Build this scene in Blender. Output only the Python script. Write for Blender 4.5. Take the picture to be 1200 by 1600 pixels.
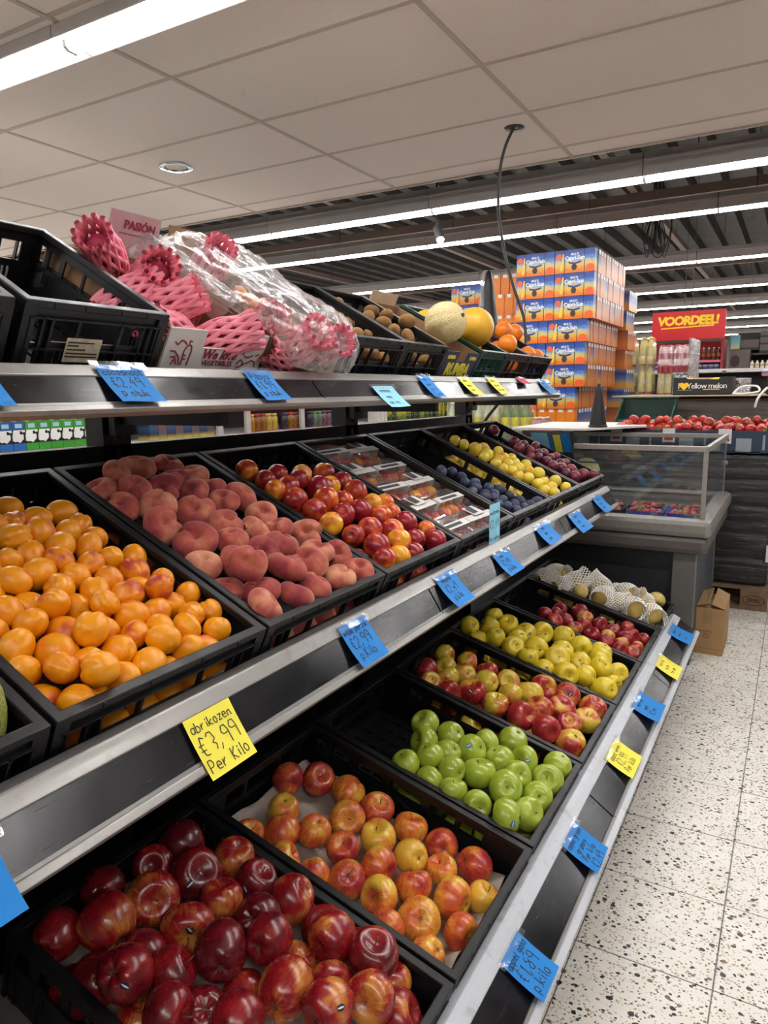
import bpy, bmesh, math, random
from mathutils import Vector, Matrix, Euler, noise
from mathutils.bvhtree import BVHTree
for _o in list(bpy.data.objects):
    bpy.data.objects.remove(_o, do_unlink=True)
SC = bpy.context.scene
COL = SC.collection
random.seed(11)
PI = math.pi

# ------------------------------------------------------------------ camera
cd = bpy.data.cameras.new('camera')
cd.sensor_fit = 'VERTICAL'; cd.sensor_height = 36.0; cd.lens = 36.0 * 1115.06 / 1600.0
cd.clip_start = 0.02; cd.clip_end = 200
cam = bpy.data.objects.new('camera', cd); COL.objects.link(cam)
YAW, PITCH, ROLL = 0.5239, 0.1654, -0.0135
_fw = Vector((-math.sin(YAW)*math.cos(PITCH), math.cos(YAW)*math.cos(PITCH), -math.sin(PITCH)))
_rt = Vector((math.cos(YAW), math.sin(YAW), 0)); _up = _rt.cross(_fw)
_r2 = _rt*math.cos(ROLL) + _up*math.sin(ROLL); _u2 = _up*math.cos(ROLL) - _rt*math.sin(ROLL)
CAMP = Vector((0, 0, 1.30))
M = Matrix.Identity(4)
for i in range(3):
    M[i][0] = _r2[i]; M[i][1] = _u2[i]; M[i][2] = -_fw[i]; M[i][3] = CAMP[i]
cam.matrix_world = M
SC.camera = cam

# ------------------------------------------------------------------ world, exposure
wd = bpy.data.worlds.new('store_air'); SC.world = wd; wd.use_nodes = True
wd.node_tree.nodes['Background'].inputs[0].default_value = (0.9, 0.92, 1.0, 1)
wd.node_tree.nodes['Background'].inputs[1].default_value = 0.02
SC.view_settings.view_transform = 'Standard'; SC.view_settings.look = 'None'
SC.view_settings.gamma = 1.0; SC.view_settings.use_curve_mapping = False
SC.view_settings.exposure = 0.88
TUBE_POWER = 28.0            # emission of every fluorescent diffuser

# ------------------------------------------------------------------ node helpers
class NT:
    def __init__(self, name):
        self.m = bpy.data.materials.new(name); self.m.use_nodes = True
        self.t = self.m.node_tree; self.n = self.t.nodes
        self.b = self.n['Principled BSDF']; self.out = self.n['Material Output']
    def add(self, typ, **kw):
        nd = self.n.new(typ)
        for k, v in kw.items():
            if k.startswith('i_'):
                key = k[2:]; key = int(key) if key.isdigit() else key
                nd.inputs[key].default_value = v
            else: setattr(nd, k, v)
        return nd
    def link(self, a, b): self.t.links.new(a, b)
    def coord(self, kind='Object'): return self.add('ShaderNodeTexCoord').outputs[kind]
    def pos(self): return self.add('ShaderNodeNewGeometry').outputs['Position']
    def rnd(self): return self.add('ShaderNodeObjectInfo').outputs['Random']
    def mapping(self, vec, scale=(1,1,1), loc=(0,0,0), rot=(0,0,0)):
        nd = self.add('ShaderNodeMapping'); self.link(vec, nd.inputs[0])
        nd.inputs[1].default_value = loc; nd.inputs[2].default_value = rot; nd.inputs[3].default_value = scale
        return nd.outputs[0]
    def noise(self, vec, scale, detail=3, rough=.55, dist=0, w=None):
        nd = self.add('ShaderNodeTexNoise', noise_dimensions='4D' if w is not None else '3D')
        if vec is not None: self.link(vec, nd.inputs['Vector'])
        nd.inputs['Scale'].default_value = scale; nd.inputs['Detail'].default_value = detail
        nd.inputs['Roughness'].default_value = rough; nd.inputs['Distortion'].default_value = dist
        if w is not None: self.link(w, nd.inputs['W'])
        return nd.outputs[0]
    def vor(self, vec, scale, feature='F1', out='Distance', rand=1.0):
        nd = self.add('ShaderNodeTexVoronoi', feature=feature)
        self.link(vec, nd.inputs['Vector']); nd.inputs['Scale'].default_value = scale
        nd.inputs['Randomness'].default_value = rand
        return nd.outputs[out]
    def ramp(self, fac, stops, interp='LINEAR'):
        nd = self.add('ShaderNodeValToRGB'); self.link(fac, nd.inputs[0]); cr = nd.color_ramp
        cr.interpolation = interp
        while len(cr.elements) < len(stops): cr.elements.new(.5)
        for e, (p, c) in zip(cr.elements, stops):
            e.position = p; e.color = (c[0], c[1], c[2], 1) if hasattr(c, '__len__') else (c, c, c, 1)
        return nd.outputs[0]
    def math(self, op, a, b=None, c=None):
        nd = self.add('ShaderNodeMath', operation=op)
        for i, v in enumerate((a, b, c)):
            if v is None: continue
            if isinstance(v, (int, float)): nd.inputs[i].default_value = v
            else: self.link(v, nd.inputs[i])
        return nd.outputs[0]
    def mix(self, fac, a, b, mode='MIX'):
        nd = self.add('ShaderNodeMix', data_type='RGBA', blend_type=mode)
        for i, v in ((0, fac), (6, a), (7, b)):
            if isinstance(v, (int, float)): nd.inputs[i].default_value = v
            elif isinstance(v, tuple): nd.inputs[i].default_value = (v[0], v[1], v[2], 1)
            else: self.link(v, nd.inputs[i])
        return nd.outputs[2]
    def sep(self, v):
        nd = self.add('ShaderNodeSeparateXYZ'); self.link(v, nd.inputs[0]); return nd.outputs
    def comb(self, x, y, z):
        nd = self.add('ShaderNodeCombineXYZ')
        for i, v in enumerate((x, y, z)):
            if isinstance(v, (int, float)): nd.inputs[i].default_value = v
            else: self.link(v, nd.inputs[i])
        return nd.outputs[0]
    def bump(self, h, strength=.3, dist=.002):
        nd = self.add('ShaderNodeBump'); nd.inputs['Strength'].default_value = strength
        nd.inputs['Distance'].default_value = dist; self.link(h, nd.inputs['Height'])
        self.link(nd.outputs[0], self.b.inputs['Normal']); return nd
    def set(self, col=None, rough=None, metal=None, spec=None, **kw):
        for key, v in (('Base Color', col), ('Roughness', rough), ('Metallic', metal), ('Specular IOR Level', spec)):
            if v is None: continue
            if isinstance(v, tuple): self.b.inputs[key].default_value = (v[0], v[1], v[2], 1)
            elif isinstance(v, (int, float)): self.b.inputs[key].default_value = v
            else: self.link(v, self.b.inputs[key])
        for k, v in kw.items(): self.b.inputs[k.replace('_', ' ')].default_value = v
        return self.m

def lin(h):
    h = h.lstrip('#'); c = [int(h[i:i+2], 16)/255 for i in (0, 2, 4)]
    return tuple(x/12.92 if x <= .04045 else ((x+.055)/1.055)**2.4 for x in c)
MC = {}
def plain(name, col, rough=.5, metal=0.0, spec=.5, var=.08, scale=30, bump=0.0):
    """A flat colour with a little grain so no surface is perfectly even."""
    if name in MC: return MC[name]
    if isinstance(col, str): col = lin(col)
    t = NT(name); co = t.coord()
    n = t.noise(co, scale, 4)
    d = tuple(c*(1-var) for c in col); l = tuple(min(1, c*(1+var)) for c in col)
    t.set(t.ramp(n, [(.3, d), (.7, l)]), t.ramp(n, [(.3, max(0, rough-.06)), (.7, min(1, rough+.06))]), metal, spec)
    if bump: t.bump(n, bump, .002)
    MC[name] = t.m; return t.m
def clear(name, tint=(1, 1, 1), white=.06, gloss=.12, rough=.08, film=0.0):
    """Thin clear plastic or glass: mostly see-through, with a glossy sheet on top."""
    t = NT(name)
    tr = t.add('ShaderNodeBsdfTransparent'); tr.inputs[0].default_value = (*tint, 1)
    gl = t.add('ShaderNodeBsdfGlossy'); gl.inputs[0].default_value = (1, 1, 1, 1); gl.inputs[1].default_value = rough
    df = t.add('ShaderNodeBsdfTranslucent' if film else 'ShaderNodeBsdfDiffuse'); df.inputs[0].default_value = (.9, .9, .9, 1)
    lw = t.add('ShaderNodeLayerWeight'); lw.inputs[0].default_value = .35
    fac = t.math('ADD', t.math('MULTIPLY', lw.outputs['Facing'], gloss*2.2), gloss*.4)
    m1 = t.add('ShaderNodeMixShader'); t.link(fac, m1.inputs[0]); t.link(tr.outputs[0], m1.inputs[1]); t.link(gl.outputs[0], m1.inputs[2])
    m2 = t.add('ShaderNodeMixShader'); m2.inputs[0].default_value = white
    t.link(m1.outputs[0], m2.inputs[1]); t.link(df.outputs[0], m2.inputs[2])
    t.link(m2.outputs[0], t.out.inputs[0])
    return t.m

# ------------------------------------------------------------------ mesh helpers
class MB:
    def __init__(self): self.v = []; self.f = []; self.mi = []
    def quadbox(self, P, mi=0):
        n = len(self.v); self.v += [tuple(p) for p in P]
        for q in ((0,3,2,1),(4,5,6,7),(0,1,5,4),(1,2,6,5),(2,3,7,6),(3,0,4,7)):
            self.f.append(tuple(n+i for i in q)); self.mi.append(mi)
        return self
    def box(self, x0, x1, y0, y1, z0, z1, mi=0):
        return self.quadbox([(x0,y0,z0),(x1,y0,z0),(x1,y1,z0),(x0,y1,z0),(x0,y0,z1),(x1,y0,z1),(x1,y1,z1),(x0,y1,z1)], mi)
    def bar(self, a, b, w, h=None, up=(0,0,1), mi=0):
        a = Vector(a); b = Vector(b); h = h or w; d = (b-a).normalized(); s = d.cross(Vector(up))
        if s.length < 1e-4: s = d.cross(Vector((1,0,0)))
        s.normalize(); u = s.cross(d); s *= w/2; u *= h/2
        return self.quadbox([a-s-u, a+s-u, b+s-u, b-s-u, a-s+u, a+s+u, b+s+u, b-s+u], mi)
    def tube(self, pts, rad, n=8, mi=0, cap=True, closed=False):
        pts = [Vector(p) for p in pts]; k = len(pts); base = len(self.v); ref = None
        for i, p in enumerate(pts):
            d = (pts[(i+1) % k if closed else min(i+1, k-1)] - pts[(i-1) % k if closed else max(i-1, 0)])
            if d.length < 1e-9: d = Vector((0,0,1))
            d.normalize()
            if ref is None:
                ref = d.cross(Vector((0,0,1)))
                if ref.length < .1: ref = d.cross(Vector((1,0,0)))
            ref = (ref - d*ref.dot(d)).normalized(); s2 = d.cross(ref)
            rr = rad[i] if hasattr(rad, '__len__') else rad
            for j in range(n):
                a = 2*PI*j/n; self.v.append(tuple(p + ref*math.cos(a)*rr + s2*math.sin(a)*rr))
        for i in range(k if closed else k-1):
            for j in range(n):
                a = base+i*n+j; b = base+i*n+(j+1) % n; c = base+((i+1) % k)*n+(j+1) % n; d_ = base+((i+1) % k)*n+j
                self.f.append((a, b, c, d_)); self.mi.append(mi)
        if cap and not closed:
            self.f.append(tuple(base+j for j in range(n-1, -1, -1))); self.mi.append(mi)
            self.f.append(tuple(base+(k-1)*n+j for j in range(n))); self.mi.append(mi)
        return self
    def lathe(self, prof, n=16, o=(0,0,0), mi=0, cap=True):
        base = len(self.v); k = len(prof)
        for (r, z) in prof:
            for j in range(n):
                a = 2*PI*j/n; self.v.append((o[0]+r*math.cos(a), o[1]+r*math.sin(a), o[2]+z))
        for i in range(k-1):
            for j in range(n):
                self.f.append((base+i*n+j, base+i*n+(j+1) % n, base+(i+1)*n+(j+1) % n, base+(i+1)*n+j)); self.mi.append(mi)
        if cap:
            self.f.append(tuple(base+j for j in range(n-1, -1, -1))); self.mi.append(mi)
            self.f.append(tuple(base+(k-1)*n+j for j in range(n))); self.mi.append(mi)
        return self
    def prism(self, poly, y0, y1, axis='y', mi=0):
        """Closed polygon (a, b) pulled along one axis."""
        base = len(self.v); k = len(poly)
        for yy in (y0, y1):
            for (a, b) in poly:
                self.v.append((a, yy, b) if axis == 'y' else (yy, a, b) if axis == 'x' else (a, b, yy))
        for i in range(k):
            j = (i+1) % k; self.f.append((base+i, base+j, base+k+j, base+k+i)); self.mi.append(mi)
        self.f.append(tuple(base+i for i in range(k-1, -1, -1))); self.f.append(tuple(base+k+i for i in range(k))); self.mi += [mi, mi]
        return self
    def holes(self, L, H, t, hs, tf):
        """A plate L x H, thickness t, with rectangular holes; tf maps (a, b, c) to a point."""
        xs = sorted({0, L, *[h[0] for h in hs], *[h[1] for h in hs]}); zs = sorted({0, H, *[h[2] for h in hs], *[h[3] for h in hs]})
        nx, nz = len(xs)-1, len(zs)-1
        def solid(i, j):
            if i < 0 or j < 0 or i >= nx or j >= nz: return False
            cx, cz = (xs[i]+xs[i+1])/2, (zs[j]+zs[j+1])/2
            return not any(h[0] < cx < h[1] and h[2] < cz < h[3] for h in hs)
        ix = {}
        def V(i, j, c):
            key = (i, j, c)
            if key not in ix: ix[key] = len(self.v); self.v.append(tuple(tf(xs[i], zs[j], t*c)))
            return ix[key]
        for i in range(nx):
            for j in range(nz):
                if not solid(i, j): continue
                self.f.append((V(i,j,0), V(i+1,j,0), V(i+1,j+1,0), V(i,j+1,0))); self.f.append((V(i,j,1), V(i,j+1,1), V(i+1,j+1,1), V(i+1,j,1))); self.mi += [0, 0]
                for (di, dj, a, b) in ((-1,0,(i,j),(i,j+1)),(1,0,(i+1,j+1),(i+1,j)),(0,-1,(i+1,j),(i,j)),(0,1,(i,j+1),(i+1,j+1))):
                    if not solid(i+di, j+dj):
                        self.f.append((V(*a,0), V(*b,0), V(*b,1), V(*a,1))); self.mi.append(0)
        return self
    def data(self, name, mats, smooth=False, recalc=True):
        me = bpy.data.meshes.new(name); me.from_pydata(self.v, [], self.f)
        for m in (mats if isinstance(mats, (list, tuple)) else [mats]): me.materials.append(m)
        me.polygons.foreach_set('material_index', self.mi)
        if recalc:
            bm = bmesh.new(); bm.from_mesh(me); bmesh.ops.recalc_face_normals(bm, faces=bm.faces); bm.to_mesh(me); bm.free()
        if smooth: me.polygons.foreach_set('use_smooth', [True]*len(me.polygons))
        me.update(); return me
    def obj(self, name, mats, parent=None, smooth=False, bevel=0.0, loc=None, rot=None):
        o = link(name, self.data(name, mats, smooth), parent)
        if bevel:
            md = o.modifiers.new('edge', 'BEVEL'); md.width = bevel; md.segments = 2; md.limit_method = 'ANGLE'
        if loc: o.location = loc
        if rot: o.rotation_euler = rot
        return o
def link(name, data, parent=None):
    o = bpy.data.objects.new(name, data); COL.objects.link(o)
    if parent: o.parent = parent
    return o
def tag(o, label, cat, group=None, kind=None):
    if label: o['label'] = label
    if cat: o['category'] = cat
    if group: o['group'] = group
    if kind: o['kind'] = kind
    return o
def thing(name, label, cat, loc=(0,0,0), rot=(0,0,0), group=None):
    o = link(name, None); o.location = loc; o.rotation_euler = rot; o.empty_display_size = .05
    return tag(o, label, cat, group)
def struct(o): o['kind'] = 'structure'; return o
def dup(o, parent=None, loc=None, rot=None, label=None, group=None):
    c = o.copy(); COL.objects.link(c)
    if parent: c.parent = parent
    if loc is not None: c.location = loc
    if rot is not None: c.rotation_euler = rot
    if label: c['label'] = label
    if group: c['group'] = group
    for ch in list(o.children): dup(ch, c)
    return c
def smoothmesh(me): me.polygons.foreach_set('use_smooth', [True]*len(me.polygons)); return me
_txt = {}
def text_mesh(body, size, mat, extrude=.0006, shear=0.0, bold=0.0, space=1.0, align='CENTER'):
    key = (body, size, mat.name, shear, bold, space, align)
    if key in _txt: return _txt[key]
    c = bpy.data.curves.new('t', 'FONT'); c.body = body; c.size = size; c.extrude = extrude; c.shear = shear
    c.offset = bold; c.align_x = align; c.align_y = 'CENTER'; c.space_character = space; c.resolution_u = 2
    o = bpy.data.objects.new('t', c); COL.objects.link(o)
    me = bpy.data.meshes.new_from_object(o.evaluated_get(bpy.context.evaluated_depsgraph_get()))
    bpy.data.objects.remove(o, do_unlink=True)
    me.materials.clear(); me.materials.append(mat); _txt[key] = me
    return me
def frame_mat(o, x, y):
    x = Vector(x).normalized(); y = Vector(y); z = x.cross(y).normalized(); y = z.cross(x)
    m = Matrix.Identity(4)
    for i in range(3): m[i][0] = x[i]; m[i][1] = y[i]; m[i][2] = z[i]; m[i][3] = o[i]
    return m
def lettering(body, size, mat, o, x, y, parent, name='lettering', **kw):
    ob = link(name, text_mesh(body, size, mat, **kw), parent); ob.matrix_local = frame_mat(o, x, y); return ob

# ------------------------------------------------------------------ hand lettering (pen strokes on a 5 x 9 grid)
PEN = {'a':'46160412324446,4642','b':'090232443606','c':'4526041242','d':'4616041242,4942','e':'04443616041242','g':'4616041343,464010',
 'i':'1612,1718','k':'0902,460442','l':'191222','n':'0602,05263642','o':'16041232443616','p':'0600,0636443203','r':'0602,042636','s':'46160534433202',
 't':'191232,0636','u':'0603123246,4642','v':'062246','w':'0612253246','x':'0642,4602','y':'0623,4610','z':'06460242','A':'022942,1535',
 'G':'482905124245','K':'0902,490542','P':'020939473505','0':'19051232453919','1':'172922','2':'071939460242','3':'08193946254432','4':'390545,3732',
 '5':'490906364432','6':'390512324435','7':'094912','8':'290736443212042547','9':'46160719394742','€':'4829152242,0636,0434',',':'1301','.':'1222','~':'04164236'}
def pen_strokes(line, x0, y0, h, seed):
    rg = random.Random(seed); s = h/7.0; x = x0; out = []
    for ch in line:
        if ch == ' ': x += 3.4*s; continue
        wob = rg.uniform(-.35, .35)
        for st in PEN.get(ch, PEN['~']).split(','):
            pts = [(x + int(st[i])*s*.8 + rg.uniform(-.12, .12)*s, y0 + (int(st[i+1])-2+wob)*s + rg.uniform(-.12, .12)*s) for i in range(0, len(st)-1, 2)]
            out.append(pts)
        x += (2.6 if ch in 'il1,.t' else 4.6)*s
    return out, x-x0
# ================================================================== SETTING
def terrazzo():
    t = NT('terrazzo'); p = t.pos()
    d = t.noise(p, 60, 2); pw = t.add('ShaderNodeVectorMath', operation='ADD'); t.link(p, pw.inputs[0])
    dv = t.add('ShaderNodeTexNoise'); t.link(p, dv.inputs['Vector']); dv.inputs['Scale'].default_value = 90
    sc = t.add('ShaderNodeVectorMath', operation='SCALE'); t.link(dv.outputs[1], sc.inputs[0]); sc.inputs['Scale'].default_value = .006
    t.link(sc.outputs[0], pw.inputs[1])
    base = t.ramp(t.noise(p, 9, 5), [(.3, lin('#dfdbd2')), (.7, lin('#ece9e0'))])
    def chips(scale, thr, loc, cols, base):
        v = t.mapping(pw.outputs[0], (1, 1.15, 1), loc, (0, 0, .6))
        dist = t.vor(v, scale); cell = t.vor(v, scale, out='Color'); s = t.sep(cell)
        keep = t.math('LESS_THAN', dist, t.math('MULTIPLY', t.math('POWER', s[0], 1.4), thr))
        return t.mix(keep, base, t.ramp(s[1], cols, 'CONSTANT'))
    base = chips(150, .55, (3, 1, 0), [(0, lin('#a89880')), (.4, lin('#c0ae90')), (.75, lin('#6c655c'))], base)
    base = chips(72, .38, (0, 0, 0), [(0, lin('#2f2d2b')), (.5, lin('#17181a')), (.72, lin('#8a6f52')), (.86, lin('#4a4642'))], base)
    base = chips(38, .30, (7, 5, 0), [(0, lin('#1b1c1d')), (.55, lin('#2a2927')), (.8, lin('#75583f'))], base)
    # joints for the stretches of floor too far off to lay tile by tile
    s = t.sep(p)
    def joint(c, off):
        q = t.math('FRACT', t.math('DIVIDE', t.math('ADD', c, off+300), .3))
        return t.math('LESS_THAN', t.math('MINIMUM', q, t.math('SUBTRACT', 1, q)), .005)
    j = t.math('MAXIMUM', joint(s[0], .0737), joint(s[1], -.0372))
    t.set(t.mix(t.math('MULTIPLY', j, .8), base, lin('#3a3733')), t.ramp(t.noise(p, 25, 3), [(.3, .28), (.7, .42)]), 0, .5)
    return t.m
TERR = terrazzo()
floor = struct(MB().box(-14, 9, -6, 27, -.06, -.002).obj('floor', TERR))
_ft = None
for i in range(7):
    for j in range(22):
        x = -.0737 + (i-2)*.3; y = .0372 + j*.3
        if _ft is None:
            _ft = MB()
            e, b = .1490, .0012
            _ft.quadbox([(-e,-e,-.03),(e,-e,-.03),(e,e,-.03),(-e,e,-.03),(-e,-e,-b),(e,-e,-b),(e,e,-b),(-e,e,-b)])
            _ft.quadbox([(-e,-e,-b),(e,-e,-b),(e,e,-b),(-e,e,-b),(-e+b,-e+b,0),(e-b,-e+b,0),(e-b,e-b,0),(-e+b,e-b,0)])
            _ft = _ft.data('floor_tile', TERR)
        o = link('floor_tile', _ft, floor); o.location = (x+.15, y+.15, random.uniform(-.0003, .0003))

def ceiling_mat():
    t = NT('ceiling_board'); p = t.pos()
    n = t.noise(p, 220, 4, .7); big = t.noise(p, 1.3, 2)
    col = t.mix(t.ramp(n, [(.35, 0.0), (.62, 1.0)]), lin('#d6cac4'), lin('#e4dad5'))
    rn = t.rnd(); col = t.mix(t.math('MULTIPLY', rn, .12), col, lin('#cabdb4'))
    col = t.mix(t.math('MULTIPLY', big, .12), col, lin('#cdc2bb'))
    t.set(col, .95, 0, .1); t.bump(n, .35, .002); return t.m
CB = ceiling_mat(); TBAR = plain('ceiling_bar', '#b0a499', .6, var=.03)
CZ = 2.662; CX, CY, CEDGE = -2.469, 2.472, 4.49
ceiling = struct(MB().box(-13.3, 6.0, -6, CEDGE, CZ+.02, CZ+.06).obj('ceiling', plain('ceiling_back', '#6d665f', .9)))
tiles = {}
for i in range(-9, 7):
    for j in range(-14, 4):
        x0 = CX + i*1.2; y0 = CY + j*.6; y1 = min(y0+.6, CEDGE-.01)
        if y1-y0 < .05: continue
        key = round(y1-y0, 3)
        if key not in tiles:
            g = .011; tiles[key] = MB().box(g, 1.2-g, g, y1-y0-g, .004, .022).data('ceiling_tile', CB)
        o = link('ceiling_tile', tiles[key], ceiling); o.location = (x0, y0, CZ - .002 + random.uniform(0, .0012))
for i in range(-8, 7):
    o = MB().box(-.012, .012, -6, CEDGE, -.001, .02).obj('ceiling_bar', TBAR, ceiling); o.location = (CX+i*1.2, 0, CZ)
for j in range(-13, 4):
    o = MB().box(-13.2, 6, -.0115, .0115, .0, .02).obj('ceiling_bar', TBAR, ceiling); o.location = (0, CY+j*.6, CZ)
MB().box(-13.3, 6, CEDGE-.012, CEDGE+.004, -.006, .07).obj('edge_trim', TBAR, ceiling).location = (0, 0, CZ)

WALL = plain('store_wall', '#6a625c', .85)
for nm, bx in (('wall_left', (-14.1, -14, -6, 27, 0, 4.4)), ('wall_right', (4.6, 4.7, -6, 27, 0, 4.4)), ('wall_back', (-14, 9, 26.9, 27, 0, 4.4)), ('wall_front', (-14, 9, -6.1, -6, 0, 4.4))):
    struct(MB().box(*bx).obj(nm, WALL))
# corrugated steel deck over the tall part of the hall
DECK = plain('steel_deck', '#393432', .55, .3, scale=4)
poly = []; x = -14.0
while x < 9.0:
    poly += [(x, 0), (x+.14, 0), (x+.18, .13), (x+.36, .13)]; x += .40
mb = MB(); base = len(mb.v); k = len(poly)
for yy in (CEDGE-.4, 27):
    mb.v += [(a, yy, 3.95+b) for a, b in poly]
for i in range(k-1): mb.f.append((i, i+1, k+i+1, k+i)); mb.mi.append(0)
roof = struct(mb.obj('roof', DECK))
BEAM = plain('beam_paint', '#7d6c64', .6)
def beam(x0, x1, y0, y1, z0, z1): MB().box(x0, x1, y0, y1, z0, z1).obj('beam', BEAM, roof)
for y in (9.0, 14.2, 19.6): beam(-14, 9, y-.04, y+.04, 3.42, 3.52)
for xx in (-8.2, -5.0, -1.8, 1.6): beam(xx-.04, xx+.04, 4.6, 27, 3.52, 3.6)

# ================================================================== LIGHT ROWS
HOUS = plain('lamp_housing', '#b4aeab', .5, .1, var=.04)
t = NT('diffuser'); em = t.add('ShaderNodeEmission'); em.inputs[0].default_value = (1.0, .98, .965, 1); em.inputs[1].default_value = TUBE_POWER
t.link(em.outputs[0], t.out.inputs[0]); DIFF = t.m
CLIP = plain('lamp_clip', '#d8d4cc', .4)
LSEG = 1.48
hm = MB().prism([(-.075, .15), (-.085, .10), (-.092, .022), (-.092, .008), (-.088, .006), (-.03, .02), (.03, .02), (.088, .006), (.092, .008), (.092, .022), (.085, .10), (.075, .15)], 0, LSEG-.006, 'x')
hm.box(.0, LSEG-.006, -.10, -.085, .092, .104); hm.box(.0, LSEG-.006, .085, .10, .092, .104)
HME = hm.data('housing', HOUS)
DME = MB().prism([(-.034, .021), (-.030, .002), (-.018, -.008), (.018, -.008), (.030, .002), (.034, .021)], .008, LSEG-.014, 'x').data('diffuser', DIFF)
CME = MB().prism([(-.04, .03), (-.036, -.002), (-.02, -.013), (.02, -.013), (.036, -.002), (.04, .03)], -.012, .006, 'x').data('joint_clip', CLIP)
WIRE = plain('wire', '#3c3a38', .5)
def light_row(y, z, x0, n, where, top):
    for k in range(n):
        o = thing('strip_light', 'fluorescent strip light segment in the row ' + where, 'light', (x0+k*LSEG, y, z), group='strip lights in the row ' + where)
        link('housing', HME, o); link('diffuser', DME, o); link('joint_clip', CME, o)
        MB().tube([(.3, 0, .14), (.3, 0, top-z)], .004, 6).obj('hanger', WIRE, o)
light_row(2.005, 2.612, -2.505-LSEG*5, 9, 'on the tiled ceiling above the first crates', CZ)
light_row(-1.0, 2.612, -2.505-LSEG*4, 8, 'behind the photographer', CZ)
light_row(4.985, 2.60, -11.3, 9, 'just past the edge of the tiled ceiling', 3.98)
for q, (y, wh) in enumerate(((7.52, 'second past the tiled ceiling'), (10.3, 'third past the tiled ceiling'), (13.1, 'fourth past the tiled ceiling'), (15.7, 'fifth past the tiled ceiling'), (18.7, 'sixth past the tiled ceiling'), (21.6, 'seventh past the tiled ceiling'), (24.5, 'farthest away under the steel deck'))):
    light_row(y, 2.90, -12.6-.5*(q % 2), 11, wh, 3.98)

# recessed downlight, ceiling hook, cable, spot lamp, loose wires
d = thing('downlight', 'round chrome recessed downlight in a ceiling tile', 'downlight', (-3.363, 3.366, CZ))
CHROME = plain('chrome', '#c9d4dc', .12, 1.0, var=.1, scale=60)
MB().lathe([(.072, -.006), (.098, -.006), (.1, -.001), (.07, .002)], 28, cap=False).obj('ring', CHROME, d, True)
MB().lathe([(.073, -.004), (.06, .03), (.03, .045), (.0, .05)], 14, cap=False).obj('reflector', CHROME, d)
MB().lathe([(.0, .012), (.02, .015), (.022, .04)], 12).obj('bulb', plain('bulb_glass', '#5f86a8', .1), d, True)
hk = MB().tube([(0, 0, 0), (0, 0, -.018), (.008, 0, -.026), (.012, 0, -.034), (.004, 0, -.042), (-.006, 0, -.036)], .0022, 6)
tag(hk.obj('ceiling_hook', plain('hook_steel', '#d8d4cc', .3, .8), loc=(-2.275, 2.72, CZ)), 'small bent wire hook hanging from a ceiling joint', 'hook')
CAB = plain('cable_rubber', '#2b2a2c', .5)
cb = thing('hanging_cable', 'dark cable hanging in a bow from a round hole in the ceiling', 'cable', (-1.397, 3.841, CZ))
def bez(P, n=10):
    out = []
    for i in range(len(P)-1):
        p0 = Vector(P[max(i-1, 0)]); p1 = Vector(P[i]); p2 = Vector(P[i+1]); p3 = Vector(P[min(i+2, len(P)-1)])
        for k in range(n):
            s = k/n; out.append(.5*((2*p1)+(p2-p0)*s+(2*p0-5*p1+4*p2-p3)*s*s+(3*p1-p0-3*p2+p3)*s**3))
    out.append(Vector(P[-1])); return out
MB().tube([Vector(p) - Vector((-1.397, 3.841, CZ)) for p in bez([(-1.397, 3.841, 2.67), (-1.445, 3.84, 2.58), (-1.474, 3.84, 2.46), (-1.48, 3.84, 2.258), (-1.436, 3.84, 2.02), (-1.385, 3.84, 1.85), (-1.325, 3.84, 1.68), (-1.31, 3.8, 1.5), (-1.38, 3.7, 1.28), (-1.47, 3.6, 1.1), (-1.5, 3.55, .8)])], .0085, 8).obj('cord', CAB, cb, True)
MB().lathe([(.022, -.004), (.05, -.004), (.052, .0), (.02, .003)], 20, cap=False).obj('grommet', CAB, cb, True)
sp = thing('track_spot', 'small black spot lamp hanging under the light row', 'spotlight', (-2.53, 5.27, 2.56))
BLK = plain('black_lamp', '#1d1c1d', .45)
MB().tube([(0, 0, .0), (.045, -.045, -.10)], .035, 16).obj('body', BLK, sp)
MB().tube([(-.005, .0, .0), (-.005, 0, 1.50)], .008, 8).obj('arm', BLK, sp)
t = NT('spot_glow'); em = t.add('ShaderNodeEmission'); em.inputs[0].default_value = (1, .97, .9, 1); em.inputs[1].default_value = 8; t.link(em.outputs[0], t.out.inputs[0])
MB().tube([(.0445, -.0445, -.099), (.0475, -.0475, -.105)], .029, 16).obj('lens', t.m, sp)
lw = thing('loose_wires', 'bundle of loose wires dangling from the steel deck', 'wire', (-1.62, 9.4, 2.98))
for k in range(9):
    a = random.uniform(-.12, .12); b = random.uniform(.25, .55); w_ = random.uniform(.03, .09)
    MB().tube(bez([(a*.4, 0, 1.0), (a*.6, 0, .5), (a-w_, .02, b-.25), (a, .03, -.02-random.uniform(0, .12)), (a+w_, .02, b-.25), (a*.5, 0, .42)], 6), .006, 5).obj('wire', CAB, lw, True)
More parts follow.
